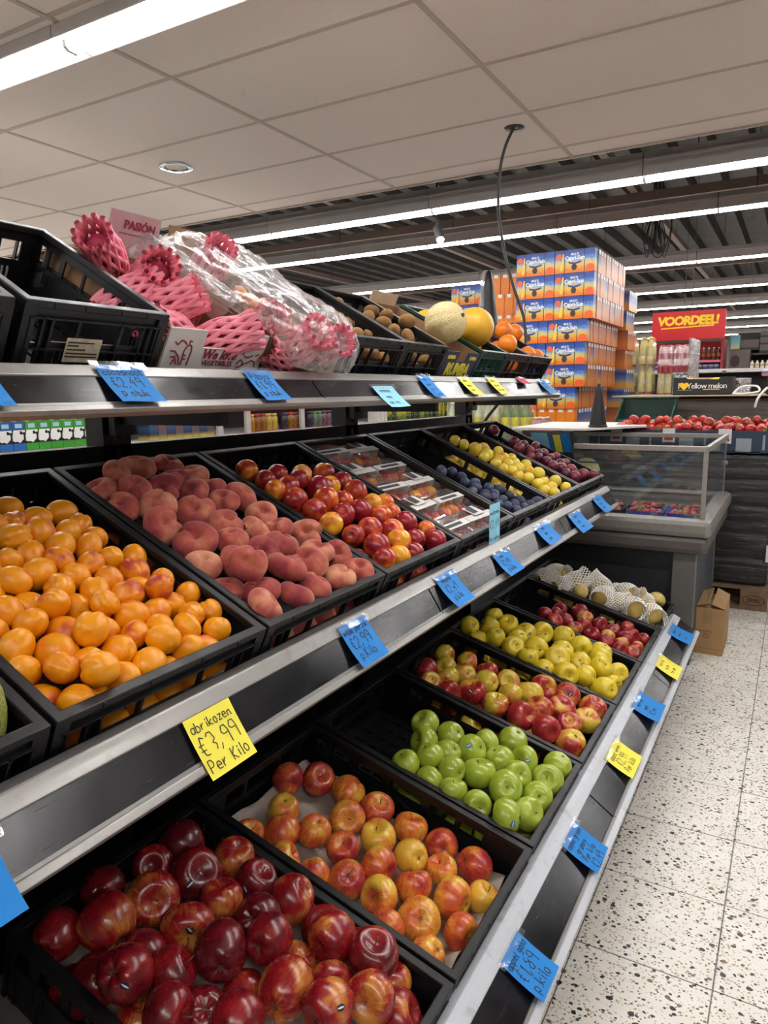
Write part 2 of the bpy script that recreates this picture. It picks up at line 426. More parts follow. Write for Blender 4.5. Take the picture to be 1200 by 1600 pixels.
# ================================================================== PRODUCE SHELF
def metal(name, col, rough=.35, m=.85, dirt='#5c564f', amt=.35):
    t = NT(name); co = t.pos()
    st = t.noise(t.mapping(co, (60, 3, 60)), 1.0, 5, .6); sp = t.noise(co, 24, 4, .7)
    c = t.mix(t.ramp(sp, [(.55, 0.0), (.75, amt)]), lin(col), lin(dirt))
    t.set(t.mix(t.ramp(st, [(.4, 0.0), (.7, .25)]), c, tuple(x*.7 for x in lin(col))), t.ramp(st, [(.3, rough-.08), (.7, rough+.12)]), m, .5)
    return t.m
ALU = metal('aluminium_rail', '#93918e', .36, .6)
PAINT = metal('grey_paint_rail', '#bcc1c8', .42, .15, '#6a6763', .5)
def strip_mat():
    t = NT('label_strip_plastic'); p = t.pos()
    sc = t.noise(t.mapping(p, (40, 9, 160), rot=(.5, 0, .3)), 1.4, 6, .75); sm = t.noise(p, 7, 4, .6)
    col = t.mix(t.ramp(sm, [(.42, 0.0), (.8, .35)]), lin('#0b0c13'), lin('#26272f'))
    col = t.mix(t.ramp(sc, [(.68, 0.0), (.80, .3)]), col, lin('#66646a'))
    t.set(col, t.math('ADD', t.ramp(sm, [(.3, .12), (.75, .30)]), t.math('MULTIPLY', t.ramp(sc, [(.6, 0.0), (.75, 1.0)]), .25)), 0, .5)
    t.b.inputs['Coat Weight'].default_value = .0; t.b.inputs['Coat Roughness'].default_value = .22
    t.bump(sc, .08, .001); return t.m
STRIP = strip_mat()
BLKM = plain('black_shelf_metal', '#161517', .5, .2, var=.1)
DECKG = plain('grey_deck_metal', '#77726d', .5, .3)
SHELF_Y0, SHELF_Y1 = -.55, 3.31
RAIL = {'top': ((-1.02, 1.35), (-.96, 1.275)), 'mid': ((-.733, .866), (-.678, .778)), 'bot': ((-.415, .305), (-.31, .23))}
TILT = {'top': math.radians(29.5), 'mid': math.radians(24.8), 'bot': math.radians(15.6)}
FRONT = {'top': (-1.04, 1.45), 'mid': (-.7505, .912), 'bot': (-.427, .331)}
CH = {'top': .15, 'mid': .14, 'bot': .14}
def origin(sh, y):
    th = TILT[sh]; x, z = FRONT[sh]; return Vector((x - math.sin(th)*CH[sh], y, z - math.cos(th)*CH[sh]))
def local(sh, y, u, v, w):
    th = TILT[sh]; return origin(sh, y) + Vector((-math.cos(th)*u + math.sin(th)*w, v, math.sin(th)*u + math.cos(th)*w))
shelf = thing('produce_shelf', 'long three-tier fruit display shelf with grey price rails', 'shelf')
for sh in ('bot', 'mid', 'top'):
    (xu, zu), (xl, zl) = RAIL[sh]; dx, dz = xl-xu, zl-zu; P = lambda s, n=0: (xu+dx*s - dz*n, zu+dz*s + dx*n)
    mat = PAINT if sh == 'bot' else ALU
    f = lambda s, n=0: P(s, n)
    # upper lip with a small ledge, hollow face, lower lip
    up = [(xu-.035, zu-.004), (xu-.004, zu+.002), P(.0), P(.22, .02), P(.24, -.03), P(.2, -.12), (xu-.035, zu-.03)]
    MB().prism(up, SHELF_Y0, SHELF_Y1).obj('front_rail', mat, shelf, bevel=.0012)
    lo = [P(.80, -.05), P(.86, .05), P(.97, .06), P(1.0, -.02), P(1.0, -.14), P(.84, -.14)]
    MB().prism(lo, SHELF_Y0, SHELF_Y1).obj('rail_lip', mat, shelf, bevel=.0012)
    bk = [P(.18, -.06), P(.9, -.06), P(.9, -.12), P(.18, -.12)]
    MB().prism(bk, SHELF_Y0, SHELF_Y1-.004).obj('rail_back', BLKM, shelf)
    cuts = {'top': [SHELF_Y0, .35, 1.405, 2.33, SHELF_Y1], 'mid': [SHELF_Y0, .30, 1.452, 2.5, SHELF_Y1], 'bot': [SHELF_Y0, .75, 1.70, 2.6, SHELF_Y1]}[sh]
    for a, b in zip(cuts, cuts[1:]):
        MB().prism([P(.23, -.005), P(.84, -.005), P(.84, -.055), P(.23, -.055)], a+.003, b-.003).obj('label_strip', STRIP, shelf)
        MB().prism([P(.80, .03), P(.845, .03), P(.845, -.01), P(.80, -.01)], a+.003, b-.003).obj('strip_edge', ALU, shelf)
    # tray under the crates
    th = TILT[sh]; o = origin(sh, 0); depth = .43 if sh == 'top' else .63
    MB().box(-depth, .02, SHELF_Y0, SHELF_Y1, -.024, -.003).obj('tray', DECKG if sh == 'bot' else BLKM, shelf, loc=o, rot=(0, th, 0))
    MB().prism([(o.x-.02, o.z-.01), (xu-.02, zu-.012), (xu-.02, zl+.005), (xl-.012, zl+.004), (xl-.03, zl-.006), (o.x-.02, o.z-.035)], SHELF_Y0, SHELF_Y1-.002).obj('rail_bracket', BLKM, shelf)
XB = -1.40
MB().box(XB-.03, XB, SHELF_Y0, SHELF_Y1, .05, 1.186).obj('back_panel', BLKM, shelf)
MB().box(XB-.05, -.40, SHELF_Y0, SHELF_Y1, 0, .16).obj('plinth', BLKM, shelf)
for y in (.05, 1.16, 2.2, 3.27):
    up = MB().holes(.08, 1.50, .06, [(.03, .05, zz, zz+.025) for zz in [.9+.05*k for k in range(12)]], lambda a, b, c, y=y: (XB-.045-c+.045, y-.04+a, .0+b)).obj('upright', BLKM, shelf)
    MB().box(XB-.0, -1.06, y-.012, y+.012, 1.235, 1.27).obj('arm', BLKM, shelf)
    MB().box(XB+.01, XB+.03, y-.03, y+.03, 1.21, 1.26).obj('hook', BLKM, shelf)
tag(shelf, None, None)

# ------------------------------------------------------------------ crates
def plastic(name, col, rough=.42):
    t = NT(name); co = t.coord(); n = t.noise(co, 14, 5, .7); fn = t.noise(t.mapping(co, (9, 60, 60)), 4, 4, .7)
    c = lin(col); wear = tuple(min(1, x*2.6+.02) for x in c)
    t.set(t.mix(t.ramp(fn, [(.55, 0.0), (.78, .6)]), c, wear), t.ramp(n, [(.3, rough-.1), (.7, rough+.14)]), 0, .45)
    t.bump(n, .05, .001); return t.m
CRB = plastic('crate_black', '#0f0f12'); CRG = plastic('crate_green', '#12352b'); CRD = plastic('crate_dark_red', '#2a1517')
def crate_meshes(D, W, H, mat, key):
    out = []
    t_ = .004; R = .016; hz = H-.004
    # base with drain slots
    slots = []
    nu, nv = int(D/.045), int(W/.05)
    for i in range(nu):
        for j in range(nv):
            a = .035+i*(D-.07)/nu; b = .03+j*(W-.06)/nv
            slots.append((a+.006, a+.036, b+.012, b+.020))
    out.append(('base', MB().holes(D-.02, W-.02, .008, slots, lambda a, b, c: (-.01-a, .01+b, c)).data('base'+key, mat)))
    # long side walls with hand-hole row
    sc = D/.6
    hs = [(a*sc, b*sc, H*.54, H*.80) for a, b in ((.10, .16), (.17, .235), (.255, .345), (.355, .445), (.465, .52), (.54, .57))]
    hs += [(a*sc, a*sc+.004, H*.30, H*.46) for a in (.06, .075, .09, .30, .312, .324, .336, .348, .50, .512, .524)]
    for side, yy in ((0, .0035), (1, W-.0035-t_)):
        m = MB().holes(D-.016, hz, t_, hs, lambda a, b, c, yy=yy: (-.008-a, yy+c, b))
        so = yy-.0035 if side == 0 else yy+t_-.0005
        for a in (.02, .09, .25, .40, .52, .575): m.box(-a*sc-.004, -a*sc+.001, so, so+.004, .004, H*.58)
        m.box(-D+.02, -.02, so, so+.004, H*.55, H*.575)
        out.append(('side_wall', m.data('side_wall'+key, mat)))
    # short end walls: open lattice
    wk = W/.4
    es = [(a*wk, b*wk, H*.52, H*.78) for a, b in ((.075, .135), (.145, .255), (.265, .325))]
    es += [(.09*wk+k*.0115, .09*wk+k*.0115+.005, H*.16, H*.42) for k in range(int(.22*wk/.0115))]
    es += [(.022*wk, .045*wk, H*.2, H*.42), (.355*wk, .378*wk, H*.2, H*.42), (.022*wk, .045*wk, H*.5, H*.74), (.355*wk, .378*wk, H*.5, H*.74)]
    for side, xx in ((0, -.006-t_), (1, -D+.006)):
        m = MB().holes(W-.016, hz, t_, es, lambda a, b, c, xx=xx: (xx+c, .008+a, b))
        so = xx+t_ if side == 0 else xx-.008
        for a in (.02, .05, .072, .14, .26, .328, .35, .38): m.box(so, so+.008, a*wk-.0015, a*wk+.0015, .003, H*.82)
        for b in (.08, .45, .81): m.box(so, so+.008, .012, W-.012, H*b-.0015, H*b+.0015)
        for a in (.0, W-.022): m.box(so-.001, so+.006, a, a+.022, 0, H-.01)
        out.append(('end_wall', m.data('end_wall'+key, mat)))
    # rim
    rim = MB().holes(D, W, .013, [(R, D-R, R, W-R)], lambda a, b, c: (-a, b, H-.013+c))
    for a in (.07, .15, .25, .33): rim.box(-.003, .002, a*wk-.002, a*wk+.002, H-.012, H-.001)
    me = rim.data('rim'+key, mat); out.append(('rim', me))
    return out
CM = {'big': crate_meshes(.595, .398, .14, CRB, '_a'), 'small': crate_meshes(.40, .293, .15, CRB, '_b'), 'green': crate_meshes(.40, .285, .15, CRG, '_c'), 'red': crate_meshes(.40, .285, .15, CRD, '_d')}
def crate(kind, sh, y, label, rz=0, name='produce_crate', group=None):
    o = thing(name, label, 'crate', origin(sh, y), (0, TILT[sh], rz), group)
    for nm, me in CM[kind]:
        p = link(nm, me, o)
        if nm == 'rim': md = p.modifiers.new('edge', 'BEVEL'); md.width = .004; md.segments = 2; md.limit_method = 'ANGLE'
    return o
PIT = .405; YM, YB = .5, .958
MIDN = ['black crate with a green melon at the left end of the middle shelf', 'black crate heaped with apricots on the middle shelf', 'black crate heaped with flat peaches on the middle shelf', 'black crate of nectarines on the middle shelf', 'black crate of clear nectarine punnets on the middle shelf', 'half empty black crate of blue plums on the middle shelf', 'black crate of yellow plums on the middle shelf', 'black crate of dark red plums at the far end of the middle shelf']
for k, lb in enumerate(MIDN): crate('big', 'mid', YM+(k-1)*PIT+.002, lb)
BOTN = ['nearest black crate on the bottom shelf, full of dark red apples', 'black crate of striped apples on paper liners, bottom shelf', 'black crate of green apples with its back half empty', 'black crate of red and yellow apples on the bottom shelf', 'black crate of yellow apples on the bottom shelf', 'black crate of small red apples beside the netted pears', 'black crate of pale fruit in white nets, bottom shelf far end']
for k, lb in enumerate(BOTN): crate('big', 'bot', YB+(k-1)*PIT+.002, lb)
crate('small', 'top', .402, 'black crate cut off by the left picture edge, top shelf')
t1 = crate('small', 'top', .712, 'black crate with a torn paper label, left on the top shelf')
MB().box(.0035, .0042, .085, .155, .048, .092).obj('paper_label', plain('torn_label', '#b9ad95', .8, var=.2, scale=80), t1)
for k, (a, b, zz) in enumerate(((.088, .14, .053), (.088, .11, .047), (.088, .125, .040), (.088, .15, .033), (.088, .15, .027))):
    MB().box(.0042, .0046, a, b, zz+.03, zz+.0325).obj('label_print', plain('print_black', '#26221f', .7), t1)
crate('small', 'top', 1.674, 'black crate of brown kiwis beside the clear plastic bag')
crate('small', 'top', 1.969, 'black crate of brown kiwis beside the blue printed melon box')
crate('green', 'top', 2.562, 'dark green crate behind the yellow melon on the top shelf')
crate('red', 'top', 2.852, 'dark red crate of oranges on the top shelf')
crate('small', 'top', 3.142, 'black crate of oranges at the far end of the top shelf')

# ------------------------------------------------------------------ price notes
NOTE = {'blue': plain('note_blue', '#0a80d2', .7, var=.03), 'yellow': plain('note_yellow', '#f4e84e', .7, var=.03), 'light': plain('note_light_blue', '#8fd3ee', .7, var=.03), 'pink': plain('note_pink', '#c83a56', .7, var=.04)}
INK = plain('pen_ink', '#15151a', .6)
TAPE = clear('tape', white=.05, gloss=.12, rough=.12)
def note(sh, y0, y1, s0, s1, col, lines, label, lift=.012, tilt=0.0, sizes=None, tape=True):
    (xu, zu), (xl, zl) = RAIL[sh]; D = Vector((xl-xu, 0, zl-zu)); L = D.length; D.normalize(); N = Vector((-D.z, 0, D.x)); A = Vector((0, 1, 0))
    if N.x < 0: N = -N
    H = (s1-s0)*L; W = y1-y0; o = Vector((xu, y0, zu)) + D*(s0*L)
    root = thing('price_note', label, 'price note', o)
    def S(a, b, n=0):     # a across, b down, lifted towards the free lower end, a little wavy
        k = b/H; ww = .0012*math.sin(a/W*5+y0*9)*k
        return A*(a + tilt*b) + D*b + N*(.0045 + lift*k*k + ww + n)
    mb = MB(); nx, nb = 6, 8
    for lay in (0, .0005):
        for j in range(nb+1):
            for i in range(nx+1): mb.v.append(tuple(S(W*i/nx, H*j/nb, lay)))
    st = (nx+1)*(nb+1)
    for j in range(nb):
        for i in range(nx):
            a = j*(nx+1)+i; mb.f.append((a, a+1, a+nx+2, a+nx+1)); mb.f.append((st+a, st+a+nx+1, st+a+nx+2, st+a+1)); mb.mi += [0, 0]
    mb.obj('paper', NOTE[col], root, smooth=False)
    ink = MB(); n = len(lines); y = H*.09
    for q, ln in enumerate(lines):
        hh = (sizes[q] if sizes else .2)*H
        strokes, wd_ = pen_strokes(ln, 0, 0, hh, hash_s(label)+q)
        sc = min(1.0, W*.88/max(wd_, 1e-4)); x0 = W*.06 + (W*.88-wd_*sc)*.35
        for pts in strokes:
            P = [S(x0+px*sc, min(H*.99, y+hh-py*sc - (hh-hh*sc)*.5), .0010) for px, py in pts]
            for a, b in zip(P, P[1:]):
                if (b-a).length > 1e-5: ink.bar(a, b, .0015 if hh > .014 else .0011, .0003, N)
        y += hh*1.0 + H*.06
    if ink.v: ink.obj('handwriting', INK, root)
    if tape:
        tm = MB(); rg = random.Random(label)
        pts = [[S(W*(-.12+1.24*i/6), H*(-.06+.2*j/2), .0018+rg.uniform(0, .0022)) for i in range(7)] for j in range(3)]
        for row in pts: tm.v += [tuple(p) for p in row]
        for j in range(2):
            for i in range(6): tm.f.append((j*7+i, j*7+i+1, (j+1)*7+i+1, (j+1)*7+i)); tm.mi.append(0)
        tm.obj('tape', TAPE, root)
    return root
def hash_s(s): return sum((i+1)*ord(c) for i, c in enumerate(s)) % 9973
sz = [.2, .3, .22]
note('top', .53, .622, .0, .95, 'blue', [], 'blue price note cut off at the left end of the top rail')
note('top', .805, .9, .0, .92, 'blue', ['cocosnoot', '€2,49', 'p.stuk'], 'blue price note for cocosnoot, 2,49, on the top rail', sizes=[.17, .26, .2])
note('top', 1.172, 1.256, .02, .96, 'blue', ['Pitaya', '€1,99', 'p.stuk'], 'blue price note for pitaya below the clear plastic bag', sizes=[.2, .24, .18])
note('top', 1.655, 1.765, .46, 1.3, 'light', ['~~~~~', '~~~', '~~ ~~'], 'pale blue price note hanging below the top rail', sizes=[.22, .2, .22])
note('top', 1.965, 2.045, .02, .99, 'blue', ['~~', '~~~', '~~ ~', '2,~~'], 'blue price note on the top rail below the second kiwi crate', sizes=[.16, .16, .16, .2])
note('top', 2.265, 2.355, .03, .93, 'yellow', ['~~~', '~~~~', '~~~'], 'yellow price note on the top rail below the blue melon box', sizes=[.2, .2, .2])
note('top', 2.525, 2.612, .0, .94, 'yellow', ['~~~', '~~~~', '~~ ~~'], 'yellow price note on the top rail below the green crate', sizes=[.2, .2, .2])
note('top', 2.86, 2.965, -.04, .42, 'pink', ['~~~~'], 'short pink price note near the far end of the top rail', sizes=[.3])
note('top', 3.12, 3.22, .08, .95, 'blue', ['~~~', '~~~'], 'blue price note at the far end of the top rail', sizes=[.22, .22])
note('mid', .29, .388, .24, 1.12, 'blue', [], 'blue price note cut off at the left end of the middle rail')
note('mid', .668, .762, .22, 1.1, 'yellow', ['abrikozen', '€3,99', 'Per Kilo'], 'large yellow price note reading abrikozen 3,99', sizes=[.17, .32, .2], tape=False, lift=.006)
note('mid', 1.075, 1.17, .06, .92, 'blue', ['wilde perzik', '€2,99', 'p.Kilo'], 'blue price note below the crate of flat peaches', sizes=[.17, .26, .2])
note('mid', 1.49, 1.595, .06, .92, 'blue', ['~~~~~', '€2,~9', 'p.kilo'], 'blue price note below the crate of nectarines', sizes=[.18, .24, .18], lift=.02)
note('mid', 1.845, 1.955, .25, .98, 'blue', ['~~~', '€2,49', 'p.kilo'], 'blue price note under the upright pale blue one', sizes=[.18, .24, .2], lift=.02)
note('mid', 2.235, 2.375, .1, .85, 'blue', ['~~~', '~~~', '~~~'], 'blue price note below the blue plums', sizes=[.2, .2, .2], lift=.018)
note('mid', 2.60, 2.75, .28, 1.1, 'blue', ['~~~', '~~~', '~~~'], 'blue price note below the yellow plums', sizes=[.2, .2, .2], lift=.018)
note('mid', 2.985, 3.12, .14, .92, 'blue', ['~~~', '~~~', '~~~'], 'blue price note below the dark red plums', sizes=[.2, .2, .2], lift=.018)
note('bot', 1.07, 1.16, .2, .9, 'blue', ['appel gala', '€1,89', 'p.kilo'], 'blue price note reading appel gala 1,89', sizes=[.18, .28, .22])
note('bot', 1.455, 1.56, .2, .9, 'blue', ['appel groen', 'granny', 'Per kilo', '€2,49'], 'blue price note reading appel groen granny', sizes=[.16, .17, .17, .22])
note('bot', 1.885, 2.02, .16, .82, 'yellow', ['appel ~~~~', '€2,99', 'Per kilo'], 'yellow price note below the red and yellow apples', sizes=[.18, .26, .2])
note('bot', 2.255, 2.4, .14, .84, 'blue', ['~~~ ~~', '~~~', '€2,~~'], 'blue price note below the yellow apples', sizes=[.18, .2, .2], lift=.02)
note('bot', 2.665, 2.80, .18, .88, 'yellow', ['~~~ ~~', '~,~~', '~~ ~~'], 'yellow price note below the small red apples', sizes=[.18, .2, .2])
note('bot', 3.04, 3.18, .07, .8, 'blue', ['~~~', '~~~~', '~~~'], 'blue price note at the far end of the bottom rail', sizes=[.2, .2, .2], lift=.02)
# upright card clipped to the middle rail
oc = Vector((-.742, 1.885, .855)); card = thing('price_card', 'pale blue price card standing upright on the middle rail', 'price card', oc)
MB().box(-.0004, .0004, 0, .082, 0, .125).obj('paper', NOTE['light'], card)
ink = MB()
for q, (ln, zz, hh) in enumerate((('nectarines', .095, .018), ('€2,49', .055, .026), ('Per bakje', .018, .017))):
    st, w_ = pen_strokes(ln, 0, 0, hh, 40+q); sc = min(1, .074/w_)
    for pts in st:
        for a, b in zip(pts, pts[1:]): ink.bar((.0008, .004+a[0]*sc, zz+a[1]*sc), (.0008, .004+b[0]*sc, zz+b[1]*sc), .0011, .0003, (1, 0, 0))
ink.obj('handwriting', INK, card)
# ================================================================== FRUIT
def blob(fn, nu=22, nv=15):
    mb = MB(); mb.v.append(tuple(fn(0, 0)))
    for j in range(1, nv):
        for i in range(nu): mb.v.append(tuple(fn(2*PI*i/nu, PI*j/nv)))
    mb.v.append(tuple(fn(0, PI))); last = len(mb.v)-1
    for i in range(nu): mb.f.append((0, 1+i, 1+(i+1) % nu))
    for j in range(nv-2):
        for i in range(nu): a = 1+j*nu; mb.f.append((a+i, a+nu+i, a+nu+(i+1) % nu, a+(i+1) % nu))
    for i in range(nu): mb.f.append((last, 1+(nv-2)*nu+(i+1) % nu, 1+(nv-2)*nu+i))
    mb.mi = [0]*len(mb.f); return mb
def g(x, s): return math.exp(-(x/s)**2)
def wrapa(a): return (a+PI) % (2*PI)-PI
def apple_fn(tall=.92, top=.40, bot=.26, lobe=.0, taper=.06, sk=0.0, seed=0):
    def fn(a, p):
        w = 1+lobe*math.cos(5*a)*max(0, -math.cos(p))*.6 + .025*math.sin(2*a+seed) + .02*math.sin(3*a+seed*2)
        rr = math.sin(p)**.92*(1+taper*math.cos(p))*w
        z = math.cos(p)*tall - top*1.15*g(p, .40) + bot*1.3*g(PI-p, .36) + lobe*math.cos(5*a)*g(PI-p-.55, .4)*.8 + sk*math.cos(a+seed)*math.sin(p)
        return Vector((rr*math.cos(a), rr*math.sin(a), z))
    return fn
def stone_fn(sx=1, sy=1, sz=1, cre=.1, cw=.22, dim=.14, dw=.3, seed=0):
    def fn(a, p):
        k = 1-cre*g(wrapa(a), cw)*math.sin(p)**.6 + .018*math.sin(2*a+seed)*math.sin(p)
        z = math.cos(p)*sz - dim*g(p, dw)
        return Vector((sx*math.sin(p)*math.cos(a)*k, sy*math.sin(p)*math.sin(a)*k, z*k if p < 2.9 else z))
    return fn
def donut_fn(seed=0):
    def fn(a, p):
        k = 1+.05*math.sin(2*a+seed)+.035*math.sin(3*a+seed*3)
        s = min(1.0, max(0.0, math.sin(p)))**.8; cr = .34*g(wrapa(a), .24)*s
        z = (.66*(1-s**2.6)**.5 - .42*g(s, .27)) if p < PI/2 else (-.58*(1-s**2.6)**.5 + .16*g(s, .22))
        rr = s*k*(1-cr*.6); z += .07*math.sin(a+seed)*s - (cr*.8 if p < PI/2 else -cr*.3)
        return Vector((rr*math.cos(a), rr*math.sin(a), z))
    return fn
def skin(name, ground, mid, red, lo, hi, stripe=.3, rough=.3, fuzz=0.0, spots=None, flow=.9, coat=.15, rvar=.25, netted=None, hue=.0):
    """Fruit skin: a ground colour, a blush that comes and goes, fine streaks from stem to eye, and small dots."""
    t = NT(name); co = t.coord(); rn = t.rnd(); s = t.sep(co)
    w = t.math('MULTIPLY', rn, 60.0)
    bl = t.noise(co, flow, 2, .5, w=w)
    ln = t.math('SQRT', t.math('ADD', t.math('ADD', t.math('MULTIPLY', s[0], s[0]), t.math('MULTIPLY', s[1], s[1])), .002))
    pv = t.comb(t.math('DIVIDE', s[0], ln), t.math('DIVIDE', s[1], ln), t.math('MULTIPLY', s[2], .22))
    st = t.noise(pv, 9.0, 5, .65, w=w)
    fac = t.math('ADD', t.math('MULTIPLY', t.math('SUBTRACT', bl, .5), 1.9), t.math('MULTIPLY', t.math('SUBTRACT', st, .5), stripe*3))
    fac = t.math('ADD', fac, t.math('MULTIPLY', t.math('SUBTRACT', rn, .5), rvar*2))
    fac = t.math('ADD', fac, .5)
    col = t.ramp(fac, [(lo, lin(ground)), ((lo+hi)/2, lin(mid)), (hi, lin(red))])
    if spots:
        sd = t.vor(co, 11.0); col = t.mix(t.math('MULTIPLY', t.math('LESS_THAN', sd, .11), .55), col, lin(spots))
    if netted:
        nd = t.vor(co, 9.0, 'DISTANCE_TO_EDGE'); nn = t.noise(co, 14, 4)
        col = t.mix(t.math('MULTIPLY', t.math('LESS_THAN', t.math('ADD', nd, t.math('MULTIPLY', nn, .12)), .12), .8), col, lin(netted))
        t.bump(nd, .3, .02)
    fn = t.noise(co, 7, 4, .6, w=w)
    col = t.mix(t.math('MULTIPLY', fn, .14), col, (.0, .0, .0) if hue else tuple(x*.55 for x in lin(mid)))
    t.set(col, t.ramp(fn, [(.3, max(.02, rough-.06)), (.7, rough+.08)]), 0, .5 if not fuzz else .2)
    t.b.inputs['Coat Weight'].default_value = coat; t.b.inputs['Coat Roughness'].default_value = .18
    if fuzz: t.b.inputs['Sheen Weight'].default_value = fuzz; t.b.inputs['Sheen Roughness'].default_value = .4; t.b.inputs['Sheen Tint'].default_value = (1, .8, .75, 1)
    if not netted: t.bump(t.noise(co, 22 if not fuzz else 70, 3), .04 if not fuzz else .12, .02)
    return t.m
SK = {
 'apricot': skin('skin_apricot', '#f09c0a', '#ea8a0c', '#bf4630', .50, .98, .05, .38, rvar=.3, coat=.05),
 'donut': skin('skin_flat_peach', '#dba07c', '#b85f52', '#8a3440', .0, .9, .14, .8, .3, coat=0),
 'nectarine': skin('skin_nectarine', '#f2ad28', '#dd5a24', '#98182a', .05, .70, .12, .28, rvar=.45),
 'blue_plum': skin('skin_blue_plum', '#56607e', '#333a55', '#2b2238', .0, 1.0, .05, .55, coat=0, hue=.0),
 'yellow_plum': skin('skin_yellow_plum', '#e8d24a', '#e2c035', '#e0962a', .25, 1.25, .05, .35, rvar=.2),
 'red_plum': skin('skin_red_plum', '#9a3a4a', '#661c30', '#431222', .1, .9, .05, .38),
 'red_apple': skin('skin_red_apple', '#d08a3c', '#98181f', '#5c101a', -.22, .85, .26, .24, spots='#b8604a', rvar=.4, coat=.3),
 'gala': skin('skin_striped_apple', '#ecc044', '#dd6a34', '#a82834', .22, .95, .36, .28, spots='#e3b070', rvar=.35, coat=.25),
 'granny': skin('skin_green_apple', '#a9bd40', '#9cb034', '#bccc58', .2, 1.0, .05, .22, spots='#c9de84', coat=.3),
 'bicolour': skin('skin_red_yellow_apple', '#dcc443', '#d8863a', '#a8202c', .30, .72, .18, .26, spots='#e0c07a', rvar=.42, coat=.25),
 'golden': skin('skin_yellow_apple', '#e6cf34', '#e6c92c', '#d6c544', .2, 1.0, .05, .3, spots='#b49a3a', coat=.2),
 'small_red': skin('skin_small_red_apple', '#d8b050', '#b5332f', '#8a1826', -.1, .75, .15, .3, rvar=.35, coat=.2),
 'nashi': skin('skin_pale_pear', '#d8c27a', '#cdb160', '#c2a254', .2, 1.0, .04, .5, spots='#9c8448', coat=0),
 'kiwi': skin('skin_kiwi', '#9a7448', '#86623a', '#6c4c2c', .1, 1.0, .1, .85, .15, coat=0),
 'orange': skin('skin_orange', '#ef8a14', '#ec7d12', '#e06a0e', .1, 1.1, .05, .42, coat=.05),
 'tomato': skin('skin_tomato', '#c43a24', '#ae1f18', '#8c1014', .1, 1.0, .05, .18, rvar=.3, coat=.3),
 'strawberry': skin('skin_strawberry', '#d04848', '#b81f2c', '#8e1422', .1, 1.0, .05, .35, spots='#d8a868'),
}
STEM = plain('fruit_stem', '#5a4526', .8); EYE = plain('apple_eye', '#5d4b32', .85)
def stem_mesh(h=.34, z=.62, lean=.1):
    return MB().tube([(0, 0, z-.1), (lean*.3, 0, z+h*.5), (lean, .03, z+h)], [.03, .026, .04], 6).data('stem', STEM, True)
def eye_mesh(z):
    m = MB()
    for k in range(5):
        a = 2*PI*k/5; m.bar((.03*math.cos(a), .03*math.sin(a), z-.02), (.11*math.cos(a), .11*math.sin(a), z-.075), .045, .02)
    return m.data('calyx', EYE)
def fm(fn, key, nu=22, nv=15): return blob(fn, nu, nv).data('fruit_'+key, SK[key.rstrip('0123456789')], True)
MESH = {
 'apricot': [fm(stone_fn(.95, .88, 1.1, .16, .26, .16, .25, k), 'apricot%d' % k) for k in range(3)],
 'donut': [fm(donut_fn(k*1.7), 'donut%d' % k, 34, 30) for k in range(4)],
 'nectarine': [fm(stone_fn(1, .97, .98, .08, .2, .2, .3, k), 'nectarine%d' % k) for k in range(3)],
 'blue_plum': [fm(stone_fn(.92, .9, 1.12, .05, .2, .06, .2, k), 'blue_plum%d' % k, 16, 11) for k in range(2)],
 'yellow_plum': [fm(stone_fn(.97, .95, 1.03, .05, .2, .1, .25, k), 'yellow_plum%d' % k, 16, 11) for k in range(2)],
 'red_plum': [fm(stone_fn(.97, .95, 1.04, .05, .2, .1, .25, k), 'red_plum%d' % k, 16, 11) for k in range(2)],
 'red_apple': [fm(apple_fn(*p), 'red_apple%d' % k, 30, 20) for k, p in enumerate(((1.0, .34, .2, .05, .10, .03, 1), (.90, .33, .18, .02, .05, .05, 2), (1.06, .34, .2, .06, .13, .02, 4)))],
 'gala': [fm(apple_fn(*p), 'gala%d' % k, 30, 20) for k, p in enumerate(((.88, .34, .2, .02, .06, .02, 1), (.93, .33, .2, .03, .08, .05, 3)))],
 'granny': [fm(apple_fn(*p), 'granny%d' % k, 26, 18) for k, p in enumerate(((.88, .33, .18, .01, .05, .02, 2), (.92, .33, .18, .02, .07, .04, 5)))],
 'bicolour': [fm(apple_fn(*p), 'bicolour%d' % k, 26, 18) for k, p in enumerate(((.9, .34, .2, .02, .07, .03, 2), (.96, .33, .2, .03, .09, .03, 4)))],
 'golden': [fm(apple_fn(*p), 'golden%d' % k, 26, 18) for k, p in enumerate(((.92, .34, .2, .02, .07, .03, 1), (.98, .33, .2, .03, .1, .03, 6)))],
 'small_red': [fm(apple_fn(*p), 'small_red%d' % k, 20, 14) for k, p in enumerate(((.88, .33, .18, .02, .06, .03, 2), (.93, .33, .2, .02, .08, .03, 3)))],
 'nashi': [fm(apple_fn(.88, .28, .12, .0, .02, .02, 2), 'nashi0', 20, 14)],
 'kiwi': [fm(stone_fn(.84, .8, 1.12, .0, .2, .03, .2, k), 'kiwi%d' % k, 18, 12) for k in range(2)],
 'orange': [fm(stone_fn(1, 1, .96, .0, .2, .06, .2, k), 'orange%d' % k) for k in range(2)],
 'tomato': [fm(apple_fn(.84, .22, .08, .0, .0, .02, k), 'tomato%d' % k, 18, 12) for k in range(2)],
}
STEMS = {k: stem_mesh(*v) for k, v in {'red_apple': (.36, .60, .1), 'gala': (.34, .50, .14), 'granny': (.2, .50, .05), 'bicolour': (.3, .52, .1), 'golden': (.34, .54, .12), 'small_red': (.25, .5, .08), 'nashi': (.2, .54, .03)}.items()}
EYES = {k: eye_mesh(v) for k, v in {'red_apple': -.80, 'gala': -.70, 'granny': -.70, 'bicolour': -.72, 'golden': -.74, 'small_red': -.70, 'nashi': -.74}.items()}
